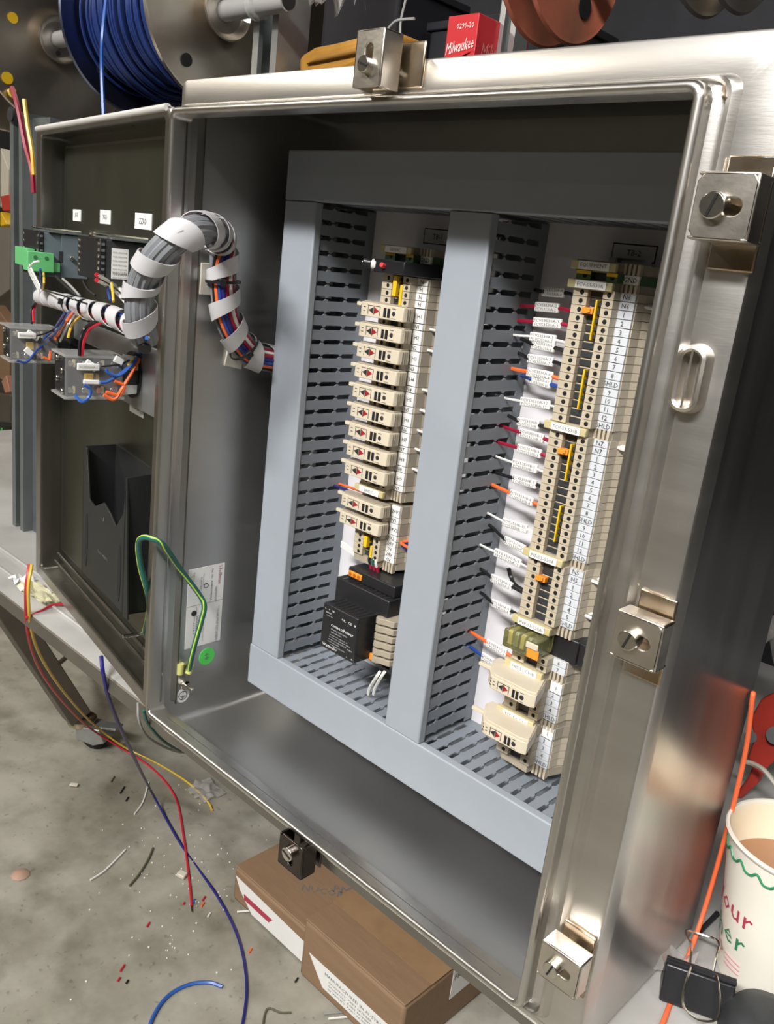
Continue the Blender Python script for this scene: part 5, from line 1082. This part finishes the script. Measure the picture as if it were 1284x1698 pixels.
# binder clip
BC = P(1150, 1660, 'z', TZ + .001)
bc = thing('binder_clip', 'large black binder clip with wire handles on the table by the cup', 'clip', BC)
ux = (P(1205, 1655, 'z', TZ) - P(1120, 1625, 'z', TZ)).normalized(); uy = Z.cross(ux).normalized()
def bcp(a, b, z): return BC + ux * a + uy * b + Z * z
hx = .024
MB().prism([bcp(-hx, -.012, .001), bcp(-hx, .012, .001), bcp(-hx, .0135, .003), bcp(-hx, .003, .026), bcp(-hx, -.003, .026), bcp(-hx, -.0135, .003)], ux * hx * 2).build('clip_body', M_blk, bc, bev=.0012)
for s in (-1, 1): MB().cyl(bcp(-hx, s * .0015, .0275), bcp(hx, s * .0015, .0275), .0016, 8).build('clip_lip', M_blk, bc)
for s in (-1, 1):
    MB().tube(smooth([bcp(-.008, s * .002, .028), bcp(-.009, s * .012, .036), bcp(-.012, s * .030, .030), bcp(-.010, s * .040, .026), bcp(0, s * .043, .024), bcp(.010, s * .040, .026), bcp(.012, s * .030, .030), bcp(.009, s * .012, .036), bcp(.008, s * .002, .028)], 4), .0009, 6).build('wire_handle', M_screw, bc)
crumple('plastic_scrap', 'clear plastic corner scrap under the right edge of the enclosure', 'plastic film', P(1105, 1610, 'z', TZ + .001), .016, .016, .020, M_film, 12, 4, 4)
q = P(1170, 1535, 'z', TZ + .002); pn = MB().cyl(P(1158, 1548, 'z', TZ + .004), P(1190, 1514, 'z', TZ + .004), .0020, 8).build('black_stick', M_blk2); tag(pn, 'short black stick lying between orange cord and cup', 'stick')
dome = P(1275, 1690, 'z', TZ + .02); dm = MB().lathe([(.030, -.02), (.030, -.008), (.024, .002), (.012, .007), (.0001, .008)], dome, Z, 24).build('black_dome', M_blk2); tag(dm, 'dark round dome at the bottom right corner of the table', 'ball')  # unidentified dark object, shaped as a plain dome
# red clamp and black tool bag behind the cup
rc = thing('red_clamp', 'red painted clamp tool with black jaws behind the cup', 'clamp tool', P(1260, 1250, 'z', TZ))
pr_ = [P(px, py, 'y', .42) for px, py in ((1284, 1150), (1262, 1160), (1248, 1185), (1245, 1200), (1251, 1222), (1240, 1255), (1246, 1275), (1240, 1290), (1219, 1318), (1228, 1326), (1256, 1300), (1270, 1275), (1300, 1250), (1330, 1240), (1330, 1160))]
MB().prism(pr_, Y * .012).build('clamp_frame', M_redc, rc, bev=.002)
MB().cyl(P(1245, 1222, 'y', .417), P(1245, 1222, 'y', .440), .0062, 14).build('clamp_pivot', M_blk, rc); MB().cyl(P(1287, 1220, 'y', .417), P(1287, 1220, 'y', .440), .0090, 14).build('clamp_pivot', M_blk, rc)
bb = thing('black_tray', 'black plastic tray behind the cup holding the red clamp', 'tray', P(1250, 1300, 'z', TZ))
MB().box(.503, .86, .345, .60, TZ + .001, TZ + .006).build('tray_floor', M_blk2, bb); MB().box(.503, .86, .60, .606, TZ + .001, TZ + .07).build('tray_wall', M_blk2, bb, bev=.001); MB().box(.86, .866, .345, .606, TZ + .001, TZ + .05).build('tray_wall', M_blk2, bb, bev=.001)
kb = MB().lathe([(.028, 0), (.030, .010), (.022, .024), (.0001, .030)], V((.575, .53, P(1275, 1150, 'y', .53).z)), Z, 20).build('black_lump', M_blk2); tag(kb, 'rounded black lump above the red clamp', 'pouch')  # unidentified round black object, only its outline is modelled
tan = wire('tan_cord', 'tan rope strand across the red clamp', 'yellow', [P(1230, 1262, 'y', .40), P(1248, 1266, 'y', .40), P(1268, 1278, 'y', .395), P(1290, 1306, 'y', .39)], .0025, 'cord', mt=M_mount)
crumple('clear_bag', 'clear plastic bag at the right edge behind the enclosure', 'plastic bag', P(1290, 1095, 'y', .55), .04, .03, .05, M_film, 21)
# orange cord hanging taut beside the enclosure
oc_ = [P(1250, 1150, 'x', .5020), P(1248, 1160, 'x', .5035), P(1236, 1250, 'x', .5045), P(1205, 1380, 'x', .5055), P(1165, 1520, 'x', .5070), V(P(1125, 1630, 'z', TZ + .0022)), V(P(1098, 1700, 'z', TZ + .0022)), V(P(1060, 1800, 'z', TZ + .0022))]
cd = thing('orange_cord', 'bright orange cord stretched down beside the right side of the enclosure', 'cord', oc_[-1])
MB().tube(smooth(oc_, 8), .0019, 10).build('cord_jacket', M_cordo, cd)

# ------------------------------------------------------------------ spool rack and background
RY, RZ = .30, .745
def disc_spool(x0, x1, Rr, mt0, mt1, core_mt, core_r, label, z=RZ, y=RY, hubs=True, holes=(), wire_turns=False):
    t_ = thing('wire_spool', label, 'spool', (x0, y, z - Rr), 'metal wire spools on the rack behind')
    for k, (xx, mt_, s_) in enumerate(((x0, mt0, -1), (x1, mt1, 1))):
        f = MB().lathe([(.012, 0), (.045, 0), (.050, .003), (Rr - .006, .003), (Rr - .002, .0045), (Rr, .002), (Rr - .002, -.0005), (Rr - .006, .001), (.050, .001), (.045, -.002), (.012, -.002)], (xx, y, z), X, 56, True).build('spool_flange', mt_, t_)
        if hubs:
            MB().lathe([(.013, 0), (.026, 0), (.031, .004), (.034, .010), (.036, .010), (.033, .002), (.028, -.002)], (xx + .003, y, z), X, 36).build('hub_ring', M_clamp, f)
        for (rr, an, hr, hm) in holes:
            th = math.radians(an); q = V((xx + .0033, y + rr * math.cos(th), z + rr * math.sin(th))); MB().cyl(q, q + X * .0008, hr, 20).build('flange_hole', hm, f)
    MB().cyl((x0 + .003, y, z), (x1 - .003, y, z), core_r, 48).build('spool_core', core_mt, t_)
    return t_
s1 = disc_spool(-1.02, -.824, .137, M_spool, M_spool, M_spool, .06, 'large bare steel spool at the far left of the rack', holes=((.075, 170, .008, M_yel), (.112, 222, .009, M_yel), (.02, 270, .004, M_dark)))
s2 = disc_spool(-.578, -.365, .119, M_spoolb, M_spool, M_wire_spool, .080, 'steel spool wound with blue wire in the middle of the rack', holes=((.088, 232, .008, M_dark), (.10, 318, .008, mat('blue_paint_dot', (0.04, 0.09, 0.2), 0.5))))
rnd = random.Random(2); xx = -.570; k = 0
while xx < -.372:
    rr = .092 + .010 * math.sin(xx * 60) + rnd.uniform(-.002, .003)
    MB().lathe([(rr + .0022 * math.cos(a * math.pi / 3), .0022 * math.sin(a * math.pi / 3)) for a in range(6)], (xx, RY, RZ), (V((1, rnd.uniform(-.02, .02), rnd.uniform(-.02, .02)))), 48, True).build('wire_turn', M_wire_spool, s2); xx += .0048
wire('spool_lead', 'blue wire hanging from the blue spool behind the door', 'bright_blue', [P(176, 0, 'y', .18), P(170, 60, 'y', .17), P(169, 120, 'y', .17), P(172, 200, 'y', .165), P(174, 260, 'y', .16)], .0026)
for i, (px, col) in enumerate(((14, 'yellow'),)):
    pass
wire('spool_lead', 'dark red wire hanging from the left spool past the strut', 'dark_red', [P(20, 145, 'y', .14), P(30, 180, 'y', .14), P(42, 240, 'y', .14), P(53, 282, 'y', .14), P(56, 320, 'y', .14)], .0036)
wire('spool_lead', 'yellow wire hanging from the left spool past the strut', 'yellow', [P(40, 165, 'y', .135), P(46, 210, 'y', .135), P(53, 250, 'y', .135), P(56, 290, 'y', .135)], .0030)
wire('spool_lead', 'short hooked yellow wire end at the rim of the left spool', 'yellow', [P(26, 151, 'x', -.8195), P(15, 150, 'x', -.818), P(18, 158, 'x', -.816), P(26, 163, 'x', -.816)], .0026)
# rod
rd = thing('spool_rod', 'grey plastic pipe carrying the spools', 'pipe', (-.6, RY, RZ))
MB().cyl((-1.20, RY, RZ), (-.235, RY, RZ), .0125, 20).build('pipe_tube', M_pipe, rd)
MB().cyl((-.2349, RY, RZ), (-.2335, RY, RZ), .0102, 20).build('pipe_bore', M_ink, rd)
MB().lathe([(.013, 0), (.017, .001), (.017, .011), (.013, .012)], (-.300, RY, RZ), X, 20).build('coupling', M_clear, rd)
MB().cyl((-.262, RY - .02, RZ + .018), (-.262, RY + .02, RZ + .018), .004, 6).build('hook_bolt', M_galv, rd)
# strut posts
def strut(name, label, x, y, z0, z1, wd=.041, ch_=.012, mt=M_galv):
    t_ = thing(name, label, 'post', (x, y, z0), 'steel strut posts of the spool rack')
    mb = MB(); t = .0026; hw = wd / 2
    mb.prism([(x - hw, y, z0), (x - hw + ch_, y, z0), (x - hw + ch_, y + .007, z0), (x - hw + ch_ - t, y + .007, z0), (x - hw + ch_ - t, y + t, z0), (x - hw + t, y + t, z0), (x - hw + t, y + wd - t, z0), (x + hw - t, y + wd - t, z0), (x + hw - t, y + t, z0), (x + hw - ch_ + t, y + t, z0), (x + hw - ch_ + t, y + .007, z0), (x + hw - ch_, y + .007, z0), (x + hw - ch_, y, z0), (x + hw, y, z0), (x + hw, y + wd, z0), (x - hw, y + wd, z0)], Z * (z1 - z0))
    mb.build('strut_channel', mt, t_); return t_
xp = P(28, 500, 'y', .16).x
strut('strut_post', 'slotted grey strut post standing left of the open door', xp, .160, TZ, P(28, 186, 'y', .16).z, .041, .012, M_post)
MB().box(xp + .0207, xp + .075, .175, .200, TZ, .60).build('side_channel', M_post, bpy.data.objects['strut_post'])
q = P(20, 190, 'y', .158); MB().cyl(q, q - Y * .003, .010, 16).build('post_bracket_hole', M_blk2, bpy.data.objects['strut_post'])
strut('strut_post', 'pale strut post behind the pipe end and left of the leather glove', P(440, 60, 'y', .316).x, .316, TZ, 1.05, .050, .012)
strut('strut_post', 'narrow strut post seen between the two left spools', P(158, 160, 'y', .45).x, .45, TZ, 1.05, .030, .009)
strut('strut_post', 'strut post right behind the red carton', P(842, 40, 'y', .46).x, .46, TZ, 1.05, .026, .008)
MB().cyl(P(872, 60, 'y', .36), P(868, 10, 'y', .36), .006, 12)
disc_spool(.135, .165, .078, M_rust, M_rust, M_rust, .03, 'small rusty orange spool right of the red carton', z=.748, hubs=False, holes=((.052, 222, .010, M_dark), (.048, 300, .010, M_dark)))
disc_spool(.29, .32, .078, M_spool, M_spool, M_spool, .03, 'small bare steel spool at the top right corner', z=.760, hubs=False, holes=((.055, 215, .010, M_dark),))
MB().cyl((.02, RY, .750), (.62, RY, .750), .010, 14).build('second_pipe', M_pipe, rd)
# shelf with dark clutter
sh = thing('storage_shelf', 'dark shelf behind the enclosure holding carton and glove', 'shelf', (0, .5, TZ))
MB().box(-.75, 1.1, .225, .80, .575, .583).build('shelf_board', M_blk2, sh)
MB().box(-.75, 1.1, .80, .81, TZ, 1.05).build('shelf_back', M_bin, sh)
for xx in (-.745, 1.09): MB().box(xx, xx + .012, .40, .80, TZ, .575).build('shelf_side', M_blk2, sh)
rx = thing('red_carton', 'small red carton with white lightning logo on the shelf', 'carton', P(785, 85, 'y', .42))
c0, c1 = P(747, 88, 'y', .42), P(790, 82, 'y', .42); zt = P(738, 28, 'y', .42).z; xL_ = P(742, 50, 'y', .42).x; xR_ = P(792, 50, 'y', .42).x
MB().box(xL_, xR_, .42, .52, .5831, zt).build('carton_body', M_redp, rx, bev=.0008)
text('Milwaukee', ((xL_ + xR_) / 2, .4192, zt - .033), V((1, 0, .14)), Z, .013, M_paper, rx, width=.042, shear=.2)
text('0299-20', ((xL_ + xR_) / 2 + .005, .4192, zt - .012), X, Z, .006, M_paper, rx, width=.026)
MB().prism([((xL_ + xR_) / 2 - .018, .4192, zt - .052), ((xL_ + xR_) / 2 + .002, .4192, zt - .045), ((xL_ + xR_) / 2 + .001, .4192, zt - .049), ((xL_ + xR_) / 2 + .019, .4192, zt - .040), ((xL_ + xR_) / 2 - .001, .4192, zt - .050), ((xL_ + xR_) / 2 - .001, .4192, zt - .046)], Y * .0004).build('lightning_mark', M_paper, rx, smooth=False)
text('1/2" Magnum Drill', ((xL_ + xR_) / 2, .4192, zt - .066), X, Z, .004, M_paper, rx, width=.034)
text('Milwaukee', (xR_ + .0008, .465, zt - .033), V((0, 1, .14)), Z, .018, mat('pale_red_print', (0.75, 0.25, 0.22), 0.5), rx, width=.070)
lf = thing('leather_glove', 'folded tan leather work glove on the shelf behind the top flange', 'glove', P(540, 100, 'y', .34))
gq = [P(px, py, 'y', .34) for px, py in ((494, 92), (520, 76), (552, 70), (590, 60), (640, 48), (660, 52), (650, 80), (600, 108), (560, 125), (494, 130))]
MB().prism(gq, Y * .05).build('glove_body', M_leath, lf, bev=.008, seg=3)
MB().prism([q + V((.02, -.006, -.012)) for q in gq[:5]] + [gq[6] + V((0, -.006, 0))], Y * .01).build('glove_fold', mat('dark_tan_leather', (0.30, 0.14, 0.02), 0.6), lf, bev=.003)
for i, (x0_, x1_, yy, z1_) in enumerate(((-.46, -.30, .55, .85), (-.28, -.06, .60, .80), (.02, .22, .60, .72), (.24, .50, .62, .78), (.52, .85, .60, .82))):
    t_ = thing('storage_bin', 'dark storage bin in the shadow on the shelf, %s from the left' % ORD[i], 'bin', ((x0_ + x1_) / 2, yy, .584), 'dark bins on the shelf'); MB().box(x0_, x1_, yy, yy + .15, .5835, z1_).build('bin_body', M_bin, t_, bev=.006); MB().box(x0_ - .004, x1_ + .004, yy - .004, yy + .154, z1_ - .012, z1_).build('bin_rim', M_bin, t_, bev=.002)
wire('thin_lead', 'thin grey wire curving up behind the top clamp', 'grey', [P(640, 52, 'y', .2), P(655, 36, 'y', .2), P(670, 32, 'y', .2), P(688, 31, 'y', .2)], .0012)
wire('thin_lead', 'thin grey wire standing upright behind the top clamp', 'grey', [P(664, 60, 'y', .22), P(665, 35, 'y', .22), P(673, 0, 'y', .22), P(676, -20, 'y', .22)], .0012)
crumple('plastic_bag', 'crumpled clear bag hanging above the leather glove', 'plastic bag', P(545, 20, 'y', .36), .035, .03, .06, M_film, 31)
# left background: tool case and clutter beyond the strut
tc_ = thing('green_tester', 'green and black handheld tester lying beyond the strut post', 'tester', P(8, 740, 'y', .9))
MB().prism([P(px, py, 'y', .9) for px, py in ((-30, 700), (17, 705), (17, 752), (-30, 775))], Y * .06).build('tester_face', M_blk2, tc_, bev=.004); MB().prism([P(px, py, 'y', .92) for px, py in ((-30, 770), (17, 752), (17, 790), (-30, 800))], Y * .08).build('tester_case', M_tool, tc_, bev=.004)
for k in range(3):
    q = P(4 + 5 * (k % 2), 712 + 14 * k, 'y', .897); MB().cyl(q, q - Y * .004, .006, 10).build('green_key', M_gsk, tc_)
for i, (pts, mt_, nm, lb, ct_, yy) in enumerate((([(0, 245), (14, 280), (14, 330), (0, 345)], M_mount, 'cream_cloth', 'cream cloth hanging at the left edge', 'cloth', .7), ([(0, 325), (16, 322), (16, 350), (4, 350)], M_redc, 'red_strap', 'orange red strap at the left edge', 'strap', .68), ([(0, 350), (12, 372), (0, 376)], M_yel, 'yellow_handle', 'yellow handle at the left edge', 'handle', .66), ([(-10, 378), (16, 372), (16, 480), (-10, 500)], M_wallw, 'wooden_crate', 'brown crate beyond the strut post at the left edge', 'crate', .8), ([(-10, 505), (16, 540), (16, 640), (-10, 620)], M_card, 'cardboard_box', 'brown carton beyond the strut post, below the crate', 'box', .85), ([(2, 632), (10, 622), (16, 650), (8, 652)], M_skin, 'rubber_grip', 'pinkish grip beyond the strut post', 'grip', .78), ([(-20, 650), (17, 655), (17, 700), (-20, 700)], M_cart, 'tool_pouch', 'dark brown pouch beyond the strut post above the tester', 'pouch', .82))):
    o = MB().prism([P(px, py, 'y', yy) for px, py in pts], Y * .04).build(nm, mt_, None, bev=.003); tag(o, lb, ct_)
ds = MB().prism([P(px, py, 'y', .95) for px, py in ((-40, 120), (60, 120), (60, 372), (-40, 372))], Y * .05).build('dark_sheet', M_bin, None); tag(ds, 'black hanging sheet behind the left strut post', 'sheet')
